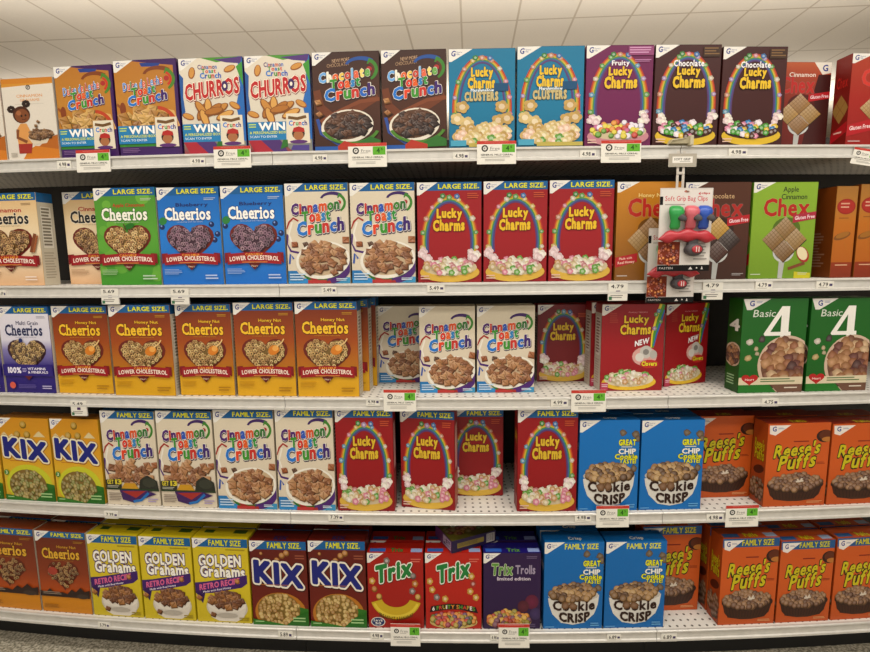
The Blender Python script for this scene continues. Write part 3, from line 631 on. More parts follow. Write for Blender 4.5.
def store(A):
    A.vgrad(0, 1, [(0, '#dcd4c8'), (1, '#ddd5c8')]); A.rect(0, .94, 1, 1, '#cc8a34'); A.poly([(0, .94), (1, .94), (1, .925), (.5, .915), (0, .9)], '#d09840')
    A.ell(.52, .89, .045, None, '#2a2420', 14); A.ell(.52, .89, .03, None, '#d8d0c4', 12); A.text('P', .505, .875, .54, .905, '#2a2420', bold=.04)
    A.text('CINNAMON', .28, .77, .78, .805, '#dca878', bold=.03); A.text('GRAHAMS', .34, .72, .72, .752, '#dca878', bold=.03); A.lines(.24, .68, .8, .69, 1, '#c8c0b4')
    A.poly([(.28, 0), (.4, .12), (.55, .17), (.8, .16), (1, .2), (1, 0)], '#cf8630'); A.poly([(.62, .16), (.8, .26), (1, .3), (1, .12)], '#b8702a')
    for u, v in ((.15, .66), (.45, .72)):
        for j in range(8): A.ell(u + .05 * cos(j * .8), v - .03 + .025 * sin(j * .8), .035, None, '#3a2820', 8)
    A.ell(.34, .56, .17, .105, '#5a3420', 20); A.ell(.35, .545, .14, .085, '#8a5634', 18); A.ell(.29, .58, .05, .03, '#a8704c', 12); A.ell(.42, .55, .02, .014, '#22140c', 8); A.ell(.34, .545, .02, .014, '#22140c', 8); A.stroke([(.34, .505), (.39, .5), (.43, .51)], .012, '#5a2018')
    A.poly([(.22, .2), (.2, .36), (.3, .45), (.42, .45), (.48, .36), (.5, .2)], '#d8a060'); A.stroke([(.24, .38), (.22, .28), (.4, .22)], .06, '#8a5634'); A.poly([(.22, .08), (.22, .2), (.5, .2), (.46, .08)], '#a83c30')
    A.poly([(.42, .28), (.52, .18), (.78, .2), (.9, .32)], '#d8ccb8'); A.ell(.68, .305, .25, .065, '#7a5838', 20, .12); A.pile('square', .68, .315, .23, .055, 22, .05, ['#8a6440', '#a07a50', '#6e4c2c'])
    for u, v in ((.6, .42), (.65, .47)): A.piece('square', u, v, .035, '#a07a50')
    A.lines(.06, .03, .22, .09, 3, '#b8b0a4')
def orange_spine(A):
    A.vgrad(0, 1, [(0, '#8a3814'), (.17, '#9a4014'), (.171, '#b86c1a'), (.6, '#c07820'), (.75, '#b88034'), (1, '#a87838')])
    A.ell(.5, .78, .44, .085, '#a02c20', 22); A.ell(.5, .78, .39, .07, '#b03426', 20); A.lines(.24, .745, .76, .82, 2, '#d8a890', .4)
    A.lines(.2, .64, .8, .66, 1, '#8a5418'); A.ell(.42, .46, .16, .1, '#8a5a24', 14, 1.9); A.ell(.44, .47, .12, .08, '#a8742c', 12, 1.9); A.stroke([(.55, .4), (.7, .3)], .05, '#b87420'); A.lines(.2, .12, .8, .145, 1, '#d8b090')

# side and top panels -----------------------------------------------------------
def nutrition(A, base, ink='#6a6258', stripe=None):
    A.vgrad(0, 1, [(0, base), (1, mix(base, '#000', .06))])
    if stripe: A.rect(0, .9, 1, 1, stripe)
    A.rect(.14, .4, .86, .86, mix(base, ink, .35)); A.rect(.17, .405, .83, .855, mix(base, '#fff', .3))
    A.lines(.22, .42, .8, .84, 12, ink, .6); A.lines(.14, .06, .86, .36, 10, mix(base, ink, .5), .5)
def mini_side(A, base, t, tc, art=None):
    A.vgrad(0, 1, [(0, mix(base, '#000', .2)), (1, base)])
    if t: A.text(t, .16, .66, .84, .78, tc, bold=.05, out=mix(base, '#000', .5), ow=.03)
    if art == 'bowl4':
        A.ell(.5, .4, .62, .13, '#d0b8a4', 24); A.ell(.5, .4, .54, .11, '#7a5844', 20); A.pile('flake', .5, .4, .45, .09, 20, .16, ['#8a5634', '#b07c4c', '#c89868', '#5c2c24']); A.lines(.15, .06, .8, .18, 4, '#a8c8a0')
    elif art == 'puffs':
        A.text('Puffs', .2, .54, .85, .66, '#c8bc1e', bold=.06, out='#2c1c08', ow=.04); A.ell(.55, .42, .4, .05, '#5a2410', 14, .4); A.pile('ball', .5, .18, .5, .13, 22, .14, ['#8a6444', '#7a5436', '#a07a54'])
    elif art == 'chex':
        for du, dv in ((0, .08), (-.3, 0), (.3, 0), (0, -.08)): A.raw([(.5 + du, .42 + dv + .08), (.5 + du + .28, .42 + dv), (.5 + du, .42 + dv - .08), (.5 + du - .28, .42 + dv)], [(0, 1, 2, 3)], '#a8844a')
        A.poly([(0, .05), (1, .15), (1, .27), (0, .16)], '#b8222c'); A.lines(.2, .13, .8, .17, 1, '#e8c0b8')
    else:
        A.lines(.15, .1, .85, .5, 12, mix(base, '#fff', .12), .5)
def top_panel(A, base, t=None, tc='#fff', tab=None, ink=None):
    A.rect(0, 0, 1, 1, base); A.rect(0, .5, 1, .52, mix(base, '#000', .25))
    if t: A.text(t, .42, .12, .64, .44, tc, bold=.06, out=mix(base, '#000', .4), ow=.04)
    if tab: A.rect(.04, .1, .32, .42, tab); A.rect(.78, .08, .98, .44, mix(tab, '#fff', .3))
    if ink: A.rect(.12, .5, .3, .8, ink); A.rect(.66, .5, .9, .85, ink)

NB = '#d4ccba'
# design -> (artist, width, height, depth, carton colour, left side, right side, top)
D = {}
def design(key, fn, W, H, dep, col, left, right, top):
    D[key] = dict(fn=fn, W=W, H=H, D=dep, col=col, left=left, right=right, top=top)
ms = lambda *a: (lambda A: mini_side(A, *a)); nu = lambda *a: (lambda A: nutrition(A, *a)); tp = lambda *a: (lambda A: top_panel(A, *a))
W0 = .197
design('store', store, .19, .285, .06, '#cdb89c', ms('#cf8630', None, None), nu('#d8d0c4'), tp('#cc8a34'))
design('dulce', dulce, W0, .31, .062, '#4c2464', ms('#4c2464', 'Crunch', '#d8b060'), nu('#4c2464', '#a890b8'), tp('#4c2464'))
design('churro', churro, W0, .315, .062, '#2c62a0', ms('#2c62a0', 'CHURROS', '#e8e0d0'), nu('#5c3a80', '#b8a8c8'), tp('#5a9a38'))
design('choctoast', choctoast, W0, .32, .062, '#47291a', ms('#47291a', 'Crunch', '#88b8e0'), nu('#47291a', '#a08878'), tp('#47291a'))
design('teal', lambda A: lucky(A, 'teal'), W0, .33, .062, '#12607a', ms('#12708e', 'Lucky', '#e4c030'), nu('#12708e', '#88c0d0'), tp('#12708e'))
design('fruity', lambda A: lucky(A, 'fruity'), W0, .335, .062, '#6a1a50', ms('#7a1f5c', 'Lucky', '#e4c030'), nu('#7a1f5c', '#c090b0'), tp('#7a1f5c'))
design('choclucky', lambda A: lucky(A, 'choc'), W0, .33, .062, '#421814', ms('#4e1c18', 'Lucky', '#e4c030'), nu('#4e1c18', '#a08878'), tp('#4e1c18'))
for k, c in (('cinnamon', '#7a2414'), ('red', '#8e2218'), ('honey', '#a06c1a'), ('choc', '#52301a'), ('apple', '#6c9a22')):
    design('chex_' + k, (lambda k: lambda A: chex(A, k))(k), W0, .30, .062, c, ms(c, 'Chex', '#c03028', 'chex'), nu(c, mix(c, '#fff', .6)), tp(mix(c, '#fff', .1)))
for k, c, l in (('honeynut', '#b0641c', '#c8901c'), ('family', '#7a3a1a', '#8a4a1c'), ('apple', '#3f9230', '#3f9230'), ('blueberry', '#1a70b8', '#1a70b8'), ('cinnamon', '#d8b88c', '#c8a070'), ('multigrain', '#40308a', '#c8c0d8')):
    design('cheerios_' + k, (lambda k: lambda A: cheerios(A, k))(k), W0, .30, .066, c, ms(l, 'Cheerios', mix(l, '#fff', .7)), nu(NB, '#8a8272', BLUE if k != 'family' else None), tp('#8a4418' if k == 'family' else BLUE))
for k in ('large', 'regular', 'family', 'sign'):
    design('ctc_' + k, (lambda k: lambda A: ctc(A, k))(k), W0, .32 if k != 'regular' else .275, .066, '#cfc4ae', ms('#c8bca4', 'Crunch', '#2c80cc'), nu('#cfc4ae'), tp(BLUE if k != 'regular' else '#cfc4ae'))
for k in ('large', 'family', 'regular', 'new'):
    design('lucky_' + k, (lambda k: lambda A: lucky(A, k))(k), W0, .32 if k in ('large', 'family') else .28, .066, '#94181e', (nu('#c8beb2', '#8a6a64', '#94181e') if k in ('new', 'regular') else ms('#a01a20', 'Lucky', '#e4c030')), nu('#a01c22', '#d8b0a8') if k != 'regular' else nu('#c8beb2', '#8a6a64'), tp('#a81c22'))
design('basic', basic, .21, .305, .075, '#1c5c1e', ms('#20641f', '4', '#ece8e0', 'bowl4'), nu('#20641f', '#88b080'), tp('#226a24'))
design('kix', lambda A: kix(A, 'plain'), .19, .28, .066, '#c8921c', ms('#c8921c', 'KIX', '#222c84'), nu('#c8a030'), tp('#a8701a'))
design('honeykix', lambda A: kix(A, 'honey'), W0, .29, .072, '#64200f', ms('#702414', 'KIX', '#d8c8a0'), nu('#702414', '#c0a090'), tp('#6a2014', 'KIX', '#2c2c60', None, None))
design('golden', golden, .19, .285, .072, '#ccb81c', ms('#d0bc20', 'Grahams', '#54306c'), nu('#d0bc20'), tp('#ccb820', None, None, None, '#3c5a1c'))
design('trix_banana', lambda A: trix(A, 'banana'), W0, .245, .066, '#a02418', ms('#a82418', 'Trix', '#2c8444'), nu('#a82418', '#d8a898'), tp('#b02c1c', 'Trix', '#2c8444', '#3a6cb0'))
design('trix_fruit', lambda A: trix(A, 'fruit'), W0, .245, .066, '#a82818', ms('#b02c1c', 'Trix', '#2c8444'), nu('#b02c1c', '#d8a898'), tp('#b82c1c', 'Trix', '#2c8444', '#3a6cb0'))
design('trix_troll', lambda A: trix(A, 'troll'), W0, .245, .066, '#2c1c5c', ms('#2c1c5c', 'Trix', '#6a9a48'), nu('#2c1c5c', '#a890c0'), tp('#2a1f78', 'Trix', '#6a9a48', '#3a6cc0'))
for k in ('regular', 'family'):
    design('cookie_' + k, (lambda k: lambda A: cookie(A, k))(k), W0, .295, .072, '#10609a', ms('#1268a4', 'Cookie', '#e8e4dc'), nu('#1268a4', '#98c0dc'), tp('#116ca8', 'Crisp', '#d8d4cc'))
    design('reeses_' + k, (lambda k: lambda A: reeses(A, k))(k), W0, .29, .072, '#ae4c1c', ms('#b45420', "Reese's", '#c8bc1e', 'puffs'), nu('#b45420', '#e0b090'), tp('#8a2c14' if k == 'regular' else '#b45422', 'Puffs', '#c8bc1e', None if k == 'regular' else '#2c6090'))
def lemon(A):
    A.vgrad(0, 1, [(0, '#5a5420'), (.5, '#7a7028'), (1, '#6c6224')]); A.pile('ball', .5, .5, .45, .3, 40, .07, ['#a87c34', '#8a7a3c', '#8c3c30', '#5a6a2c']); corner(A); A.text('Trix', .2, .66, .8, .87, '#2c8444', bold=.09, out='#e8e4d8', ow=.05)
def lemon_end(A):
    A.rect(0, 0, 1, 1, '#2e1c48'); A.rect(.12, .3, .72, .72, '#8a7a38'); A.lines(.14, .36, .7, .66, 3, '#5a4c3a'); A.rect(.78, .12, .97, .88, '#b8b0a8')
    for i in range(12): A.rect(.79 + i * .014, .2, .79 + i * .014 + (.004 if i % 3 else .008), .85, '#3a3638'); A.k -= 1
    A.k += 1
def lemon_side(A):
    A.rect(0, 0, 1, 1, '#6a3a6c'); A.rect(.1, .05, .9, .5, '#b8a8b8'); A.text('Trix', .2, .1, .8, .45, '#3a2a58', bold=.06)
design('lemon', lemon, .18, .135, .045, '#33204e', lemon_side, nu('#33204e', '#a890c0'), tp('#33204e'))
D['lemon']['bottom'] = lemon_end
design('spine', orange_spine, .075, .31, .19, '#9a5c1c', ms('#8a4a18', None, None), nu('#a8743a'), tp('#a87838'))
AMB, KEY, UP = 1.3, 118, 310
# ------------------------------------------------------------------ camera
FW, FH, F = 870, 652, 520.0
CAM_Z = 1.45; PITCH = 0.133; ROLL = -0.0113
CAMLOC = Vector((0, 0, CAM_Z))
CR = Matrix.Rotation(pi / 2 - PITCH, 3, 'X') @ Matrix.Rotation(ROLL, 3, 'Z')
cam = bpy.data.cameras.new('camera'); cam.sensor_width = 36; cam.lens = F / FW * 36; cam.clip_start = 0.02
co = bpy.data.objects.new('camera', cam); COL.objects.link(co)
co.matrix_world = Matrix.Translation(CAMLOC) @ CR.to_4x4(); scene.camera = co
CRT = CR.transposed()
def project(P):
    q = CRT @ (Vector(P) - CAMLOC)
    return FW / 2 - F * q.x / q.z, FH / 2 + F * q.y / q.z
# the gondola bows gently towards the aisle: front edge on an arc
D0, RAD = 1.68, 15.6
X0 = 0.49
YC = D0 + RAD
def arcpt(th, s=0.0, z=0.0):
    return Vector((X0 + (RAD - s) * sin(th), YC - (RAD - s) * cos(th), z))
def solve(f, lo, hi, target):
    a = f(lo) < f(hi)
    for _ in range(50):
        m = (lo + hi) / 2
        if (f(m) < target) == a: lo = m
        else: hi = m
    return (lo + hi) / 2
def th_at(x, z, s=0.0):
    return solve(lambda t: project(arcpt(t, s, z))[0], -.35, .35, x)
def z_at(y, th, s=0.0):
    return solve(lambda z: project(arcpt(th, s, z))[1], -1, 4, y)
ROWY = [147.4, 281.3, 396.0, 511.3, 628.8]
thm = th_at(560, 1.3)
DECK = [z_at(y, thm, 0.012) for y in ROWY]
print('DECK', [round(z, 3) for z in DECK])
GAP = 0.012

# ------------------------------------------------------------------ setting
def tex_floor():
    m = bpy.data.materials.new('terrazzo_floor'); m.use_nodes = True; nt = m.node_tree; b = nt.nodes['Principled BSDF']; b.inputs['Roughness'].default_value = .35
    tc = nt.nodes.new('ShaderNodeTexCoord')
    v = nt.nodes.new('ShaderNodeTexNoise'); v.inputs['Scale'].default_value = 110; v.inputs['Detail'].default_value = 5; nt.links.new(tc.outputs['Object'], v.inputs['Vector'])
    r = nt.nodes.new('ShaderNodeValToRGB'); e = r.color_ramp.elements
    e[0].position = .35; e[0].color = hx('#6a6456'); e[1].position = .62; e[1].color = hx('#ccc4b2')
    k = r.color_ramp.elements.new(.5); k.color = hx('#a39a86')
    nt.links.new(v.outputs['Fac'], r.inputs['Fac']); nt.links.new(r.outputs['Color'], b.inputs['Base Color']); return m
def tex_ceiling(ang):
    m = bpy.data.materials.new('ceiling_tiles'); m.use_nodes = True; nt = m.node_tree; b = nt.nodes['Principled BSDF']; b.inputs['Roughness'].default_value = .9
    tc = nt.nodes.new('ShaderNodeTexCoord')
    mp = nt.nodes.new('ShaderNodeMapping'); mp.inputs['Rotation'].default_value = (0, 0, ang); mp.inputs['Location'].default_value = CEIL_OFF; nt.links.new(tc.outputs['Object'], mp.inputs['Vector'])
    sx = nt.nodes.new('ShaderNodeSeparateXYZ'); nt.links.new(mp.outputs['Vector'], sx.inputs['Vector'])
    def mth(op, a, b2):
        n = nt.nodes.new('ShaderNodeMath'); n.operation = op
        for i, q in enumerate((a, b2)):
            if q is None: continue
            if hasattr(q, 'is_linked'): nt.links.new(q, n.inputs[i])
            else: n.inputs[i].default_value = q
        return n.outputs[0]
    def grid(o, p, w):
        f = mth('FRACT', mth('DIVIDE', o, p), None)
        return mth('LESS_THAN', mth('MINIMUM', f, mth('SUBTRACT', 1.0, f)), w / p / 2)
    g = mth('MAXIMUM', grid(sx.outputs['X'], .61, .022), grid(sx.outputs['Y'], 1.22, .026))
    n = nt.nodes.new('ShaderNodeTexNoise'); n.inputs['Scale'].default_value = 40; nt.links.new(tc.outputs['Object'], n.inputs['Vector'])
    r = nt.nodes.new('ShaderNodeValToRGB'); r.color_ramp.elements[0].color = hx('#cac1b4'); r.color_ramp.elements[1].color = hx('#d2c9bc'); nt.links.new(n.outputs['Fac'], r.inputs['Fac'])
    mx = nt.nodes.new('ShaderNodeMix'); mx.data_type = 'RGBA'; nt.links.new(g, mx.inputs[0]); nt.links.new(r.outputs['Color'], mx.inputs[6]); mx.inputs[7].default_value = hx('#b0a494')
    nt.links.new(mx.outputs[2], b.inputs['Base Color']); return m
CEIL_OFF = (0.1, -0.03, 0)
CEIL_Z = 4.0
def flat(name, x0, y0, x1, y1, z0, z1, mat):
    bm = bmesh.new(); bm_box(bm, x0, y0, z0, x1, y1, z1)
    return tag(link(name, bm_mesh(bm, name), mat), kind='structure')
_tf = th_at(50, DECK[4] - .15, .09)
FLOOR_Z = z_at(635, _tf, .09); print('FLOOR', FLOOR_Z - DECK[4])
M_WALL = material('painted_wall', '#b0a490', .8, noise=.04)
flat('floor', -12, -8, 12, 16, FLOOR_Z - .1, FLOOR_Z, tex_floor())
flat('ceiling', -12, -8, 12, 16, CEIL_Z, CEIL_Z + .1, tex_ceiling(radians(4)))
flat('wall_back', -12, 16, 12, 16.15, FLOOR_Z, CEIL_Z, M_WALL)
flat('wall_right', 12, -8, 12.15, 16.15, FLOOR_Z, CEIL_Z, M_WALL)
flat('wall_left', -12.15, -8, -12, 16.15, FLOOR_Z, CEIL_Z, M_WALL)

M_RAIL = material('brushed_aluminium_rail', '#cac6be', .32, .2, .5, noise=.06, nscale=40)
def tex_deck():
    m = bpy.data.materials.new('perforated_white_deck'); m.use_nodes = True; nt = m.node_tree; b = nt.nodes['Principled BSDF']; b.inputs['Roughness'].default_value = .45
    at = nt.nodes.new('ShaderNodeUVMap')
    sc = nt.nodes.new('ShaderNodeVectorMath'); sc.operation = 'FRACTION'; nt.links.new(at.outputs['UV'], sc.inputs[0])
    ds = nt.nodes.new('ShaderNodeVectorMath'); ds.operation = 'DISTANCE'; ds.inputs[1].default_value = (.5, .5, 0); nt.links.new(sc.outputs[0], ds.inputs[0])
    lt = nt.nodes.new('ShaderNodeMath'); lt.operation = 'LESS_THAN'; lt.inputs[1].default_value = .16; nt.links.new(ds.outputs['Value'], lt.inputs[0])
    n = nt.nodes.new('ShaderNodeTexNoise'); n.inputs['Scale'].default_value = 12
    r = nt.nodes.new('ShaderNodeValToRGB'); r.color_ramp.elements[0].color = hx('#d6d1c8'); r.color_ramp.elements[1].color = hx('#e4dfd6'); nt.links.new(n.outputs['Fac'], r.inputs['Fac'])
    mx = nt.nodes.new('ShaderNodeMix'); mx.data_type = 'RGBA'; nt.links.new(lt.outputs[0], mx.inputs[0]); nt.links.new(r.outputs['Color'], mx.inputs[6]); mx.inputs[7].default_value = hx('#57524a')
    nt.links.new(mx.outputs[2], b.inputs['Base Color']); return m
M_DECK = tex_deck()
M_BACK = material('shade_dark_back_panel', '#2a2622', .7, noise=.1)  # dark base colour stands in for the shadow behind the stock
M_BLACK = material('black_kick_plate', '#0e0d0c', .6, noise=.1)
SHELF_D = .44
def sweep(name, prof, t0, t1, mat, parent, n=14, uv=False):
    """closed (s, z) profile swept along the arc; s = depth behind the front line"""
    V = []; Fc = []; m = len(prof)
    for i in range(n + 1):
        t = t0 + (t1 - t0) * i / n
        V += [arcpt(t, s, z) for s, z in prof]
    for i in range(n):
        for j in range(m):
            Fc.append((i * m + j, i * m + (j + 1) % m, (i + 1) * m + (j + 1) % m, (i + 1) * m + j))
    Fc.append(tuple(range(m - 1, -1, -1))); Fc.append(tuple(n * m + j for j in range(m)))
    bm = bmesh.new(); vs = [bm.verts.new(v) for v in V]
    for f in Fc: bm.faces.new([vs[i] for i in f])
    bmesh.ops.recalc_face_normals(bm, faces=bm.faces)
    if uv:
        lay = bm.loops.layers.uv.new('UVMap')
        for f in bm.faces:
            for l in f.loops:
                p = l.vert.co; th = atan2(p.x - X0, YC - p.y); rr = sqrt((p.x - X0) ** 2 + (YC - p.y) ** 2)
                l[lay].uv = (th * RAD / .027, (RAD - rr) / .03)
    me = bpy.data.meshes.new(name); bm.to_mesh(me); bm.free()
    return link(name, me, mat, parent)
# section joints (one set of angles for every row, as on a real run of shelving)
J = [th_at(285, DECK[2]), th_at(668, DECK[2])]
W = J[1] - J[0]
EDGES = [J[0] - W * 1.35, J[0], J[1], J[1] + W * 1.2]
rowname = ['top shelf', 'second shelf from the top', 'middle shelf', 'fourth shelf down', 'bottom shelf']
carry = [['carrying the orange and purple boxes', 'carrying the brown and teal boxes', 'carrying the red-brown boxes'], ['carrying the green and blue heart boxes', 'carrying the red large boxes', 'carrying the lime green box'], ['carrying the orange heart boxes', 'carrying the set-back cream box', 'carrying the green boxes'], ['carrying the yellow boxes', 'with perforated deck showing in a gap', 'carrying the orange boxes'], ['carrying the yellow boxes', 'carrying the red fruit boxes', 'carrying the orange boxes']]
g = 0.0008 / RAD
for r, z in enumerate(DECK):
    for k in range(3):
        t0, t1 = EDGES[k] + 1.2 * g, EDGES[k + 1] - 1.2 * g
        o = empty('shelf', '%s section of the %s, %s' % (['left', 'middle', 'right'][k], rowname[r], carry[r][k]), 'shelf', 'metal shelf sections of the shelving run')
        sweep('deck', [(.004, z - .003), (SHELF_D, z - .003), (SHELF_D, z - .026), (.03, z - .026), (.004, z - .012)][:0] or [(.003, z), (SHELF_D, z), (SHELF_D, z - .024), (.003, z - .024)], t0, t1, M_DECK, o, uv=True)
        h = .041
        sweep('price_rail', [(.0025, z), (-.004, z), (-.007, z - .003), (-.007, z - .007), (-.002, z - .009), (-.002, z - .031), (-.007, z - .034), (-.007, z - h), (.0025, z - h)], t0, t1, M_RAIL, o)
gf = empty('shelving_frame', 'frame and back panel, coloured dark for shade, behind the whole run of shelves', 'shelving')
for k in range(3):
    sweep('back_panel', [(SHELF_D + .004, FLOOR_Z), (SHELF_D + .024, FLOOR_Z), (SHELF_D + .024, DECK[0] + .12), (SHELF_D + .004, DECK[0] + .12)], EDGES[k] + g, EDGES[k + 1] - g, M_BACK, gf)
    sweep('kick_plate', [(.09, FLOOR_Z), (.11, FLOOR_Z), (.11, DECK[4] - .045), (.09, DECK[4] - .045)], EDGES[k] + g, EDGES[k + 1] - g, M_BLACK, gf)
for t in EDGES:
    sweep('upright', [(SHELF_D + .025, FLOOR_Z), (SHELF_D + .065, FLOOR_Z), (SHELF_D + .065, DECK[0] + .12), (SHELF_D + .025, DECK[0] + .12)], t - .02 / RAD, t + .02 / RAD, M_BACK, gf, 1)

# ------------------------------------------------------------------ boxes
M_CARTON = {}
def carton_mat(col):
    k = str(hx(col))
    if k not in M_CARTON: M_CARTON[k] = material('carton_board_%d' % len(M_CARTON), col, .5, 0, .3, noise=.05, nscale=60)
    return M_CARTON[k]
PROTO = {}
def build_box(key):
    d = D[key]; w, h, p = d['W'], d['H'], d['D']
    root = empty('cereal_box')
    bm = bmesh.new(); e = .0006
    bm_box(bm, -w / 2 + e, -p / 2 + e, 0, w / 2 - e, p / 2 - e, h - e, .0012)
    link('carton', bm_mesh(bm, 'carton'), carton_mat(d['col']), root)
    seed = sum(ord(c) for c in key)
    def panel(name, W_, H_, fn, M, r):
        A = Art(W_, H_, seed + r); fn(A)
        link(name, A.mesh(name, M), M_PRINT, root)
    m = .0008
    Rx = Matrix.Rotation(pi / 2, 4, 'X')
    panel('front_panel', w - 2 * m, h - 2 * m, d['fn'], Matrix.Translation((-w / 2 + m, -p / 2 - .0001, m)) @ Rx, 0)
    panel('side_panel', p - 2 * m, h - 2 * m, d['left'], Matrix.Translation((-w / 2 - .0001, p / 2 - m, m)) @ Matrix.Rotation(-pi / 2, 4, 'Z') @ Rx, 1)
    panel('side_panel', p - 2 * m, h - 2 * m, d['right'], Matrix.Translation((w / 2 + .0001, -p / 2 + m, m)) @ Matrix.Rotation(pi / 2, 4, 'Z') @ Rx, 2)
    if 'bottom' in d: panel('bottom_panel', w - 2 * m, p - 2 * m, d['bottom'], Matrix.Translation((-w / 2 + m, p / 2 - m, -.0001)) @ Matrix.Rotation(pi, 4, 'X'), 4)
    panel('top_panel', w - 2 * m, p - 2 * m, d['top'], Matrix.Translation((-w / 2 + m, -p / 2 + m, h + .0001)), 3)
    return root
def copy_tree(root):
    r = root.copy(); COL.objects.link(r)
    for ch in list(root.children):
        c = ch.copy(); COL.objects.link(c); c.parent = r
    return r
def new_box(key):
    if key not in PROTO:
        PROTO[key] = build_box(key); return PROTO[key]
    return copy_tree(PROTO[key])
rj = random.Random(5)
def box(row, key, xl, xr, yt, label, group=None, s=0.0, rot=0.0):
    d = D[key]; z0 = DECK[row]; s = s + GAP
    th = th_at((xl + xr) / 2, z0 + d['H'] / 2, s)
    h = z_at(yt, th, s) - z0
    zm = z0 + h / 2
    a, b = th_at(xl, zm, s), th_at(xr, zm, s)
    w = (arcpt(a, s) - arcpt(b, s)).length - .0022
    if rot: w /= cos(rot)
    sx, sz = w / d['W'], h / d['H']
    th = (a + b) / 2
    o = new_box(key)
    c = arcpt(th, s + d['D'] / 2, z0 + .0003)
    if rot:
        f = arcpt(th, s, z0); an = th + rot; c = f + Vector((-sin(an), cos(an), 0)) * (d['D'] / 2); c.z = z0 + .0003
    o.location = c; o.rotation_euler = (0, 0, th + rot); o.scale = (sx, 1, sz)
    tag(o, label, 'cereal box', group)
    return o
def behind(o, dist, label, group, dx=0.0):
    """another box of the same kind standing straight behind"""
    c = copy_tree(o); a = o.rotation_euler.z
    c.location = o.location + Vector((-sin(a), cos(a), 0)) * dist + Vector((cos(a), sin(a), 0)) * dx
    if 'group' in c: del c['group']
    tag(c, label, 'cereal box', group); return c
# ------------------------------------------------------------------ stock, shelf by shelf
# --- top shelf
G = 'cereal boxes on the top shelf'
box(0, 'store', -52, 3.5, 79, 'white cereal box cut off by the left edge on the top shelf', G)
box(0, 'store', 4.5, 56.5, 78, 'white cereal box with orange top edge and a picture of a child with a bowl', G)
box(0, 'dulce', 57.5, 115.5, 65.5, 'orange and purple toast cereal box next to the white child-picture box', G)
box(0, 'dulce', 116.5, 179.5, 59.5, 'orange and purple toast cereal box next to the churro boxes', G)
box(0, 'churro', 181, 245, 57.5, 'white and blue churro cereal box with red lettering, left of the pair', G)
box(0, 'churro', 246, 311.5, 55, 'white and blue churro cereal box with red lettering, right of the pair', G)
box(0, 'choctoast', 313, 380.5, 51.5, 'dark brown chocolate toast cereal box next to the churro boxes', G)
box(0, 'choctoast', 381.5, 447, 49.5, 'dark brown chocolate toast cereal box next to the teal boxes', G)
box(0, 'teal', 448.5, 515.5, 48.5, 'teal cereal box with rainbow arch, beside the brown toast boxes', G)
box(0, 'teal', 516.5, 584, 46, 'teal cereal box with rainbow arch, beside the purple box', G)
box(0, 'fruity', 585, 652.5, 45, 'purple cereal box with rainbow arch and fruity balls', G)
box(0, 'choclucky', 653.5, 719.5, 44.5, 'dark brown cereal box with rainbow arch, touching the purple box', G)
box(0, 'choclucky', 720.5, 785, 46.5, 'dark brown cereal box with rainbow arch, rightmost of the arch boxes on top', G)
box(0, 'chex_cinnamon', 766, 829, 62, 'shorter red-brown square-cereal box set back behind the brown rainbow box', G, s=.066)
box(0, 'chex_red', 848.5, 912, 53.5, 'red cereal box showing its side at the right end of the top shelf', G)
# --- second shelf
G = 'cereal boxes on the second shelf'
box(1, 'cheerios_cinnamon', -22, 40.5, 193, 'beige heart cereal box showing its grey side at the left edge', G)
box(1, 'cheerios_cinnamon', 66, 127, 191.5, 'beige heart cereal box half hidden behind the green heart box', G, s=.08)
box(1, 'cheerios_apple', 97, 158.5, 187.5, 'green cereal box with a heart of oat rings', G)
box(1, 'cheerios_blueberry', 159.5, 221.5, 187, 'blue heart cereal box right beside the green heart box', G)
box(1, 'cheerios_blueberry', 222.5, 285, 185.5, 'blue heart cereal box beside the white cinnamon box', G)
box(1, 'ctc_large', 286, 349.5, 183, 'cream large cinnamon toast box beside the blue heart box', G)
box(1, 'ctc_large', 350.5, 415.5, 182.5, 'cream large cinnamon toast box beside the red rainbow boxes', G)
box(1, 'lucky_large', 417, 482, 182, 'red rainbow cereal box, leftmost of three on the second shelf', G)
box(1, 'lucky_large', 483, 547.5, 181, 'red rainbow cereal box, middle of three on the second shelf', G)
box(1, 'lucky_large', 548.5, 613.5, 180, 'red rainbow cereal box beside the golden box on the second shelf', G)
box(1, 'chex_honey', 615.5, 681, 181.5, 'golden honey square-cereal box partly behind the hanging bag clips', G)
box(1, 'chex_choc', 683, 749, 182, 'brown chocolate square-cereal box partly behind the hanging bag clips', G)
box(1, 'chex_apple', 750.5, 815, 182, 'lime green apple cinnamon square-cereal box with a spoon', G)
box(1, 'spine', 833, 855, 186, 'orange narrow carton with red oval, next to the lime green box', G)
box(1, 'spine', 857, 880, 184, 'orange narrow carton with red oval, at the right edge', G)
# --- middle shelf
G = 'cereal boxes on the middle shelf'
box(2, 'cheerios_multigrain', -52, .5, 307, 'white and violet cereal box cut off by the left edge', G)
box(2, 'cheerios_multigrain', 2, 52.3, 306.5, 'white and violet heart cereal box beside the orange heart boxes', G)
hl = ['first orange heart cereal box, beside the violet box', 'second orange heart cereal box, pulled forward with its pale side showing', 'third orange heart cereal box from the violet box, just right of the pale side panel', 'fourth orange heart cereal box from the violet box', 'rightmost front orange heart cereal box, beside the empty gap']
for i, (a, b, y) in enumerate([(55, 110.5, 306), (111.5, 173, 305), (177.5, 233, 304), (235, 295, 302.5), (296, 358.5, 301.5)]):
    hn = box(2, 'cheerios_honeynut', a, b, y, hl[i], G, s=[.008, -.006, .006, .004, .0][i])
behind(hn, .075, 'orange heart cereal box directly behind the rightmost front one', G, .022)
behind(hn, .152, 'orange heart cereal box, rearmost of the three in file by the gap', G, .036)
box(2, 'ctc_regular', 378, 432, 306, 'cream cinnamon toast box set far back in shade beside the orange boxes', G, s=.2)
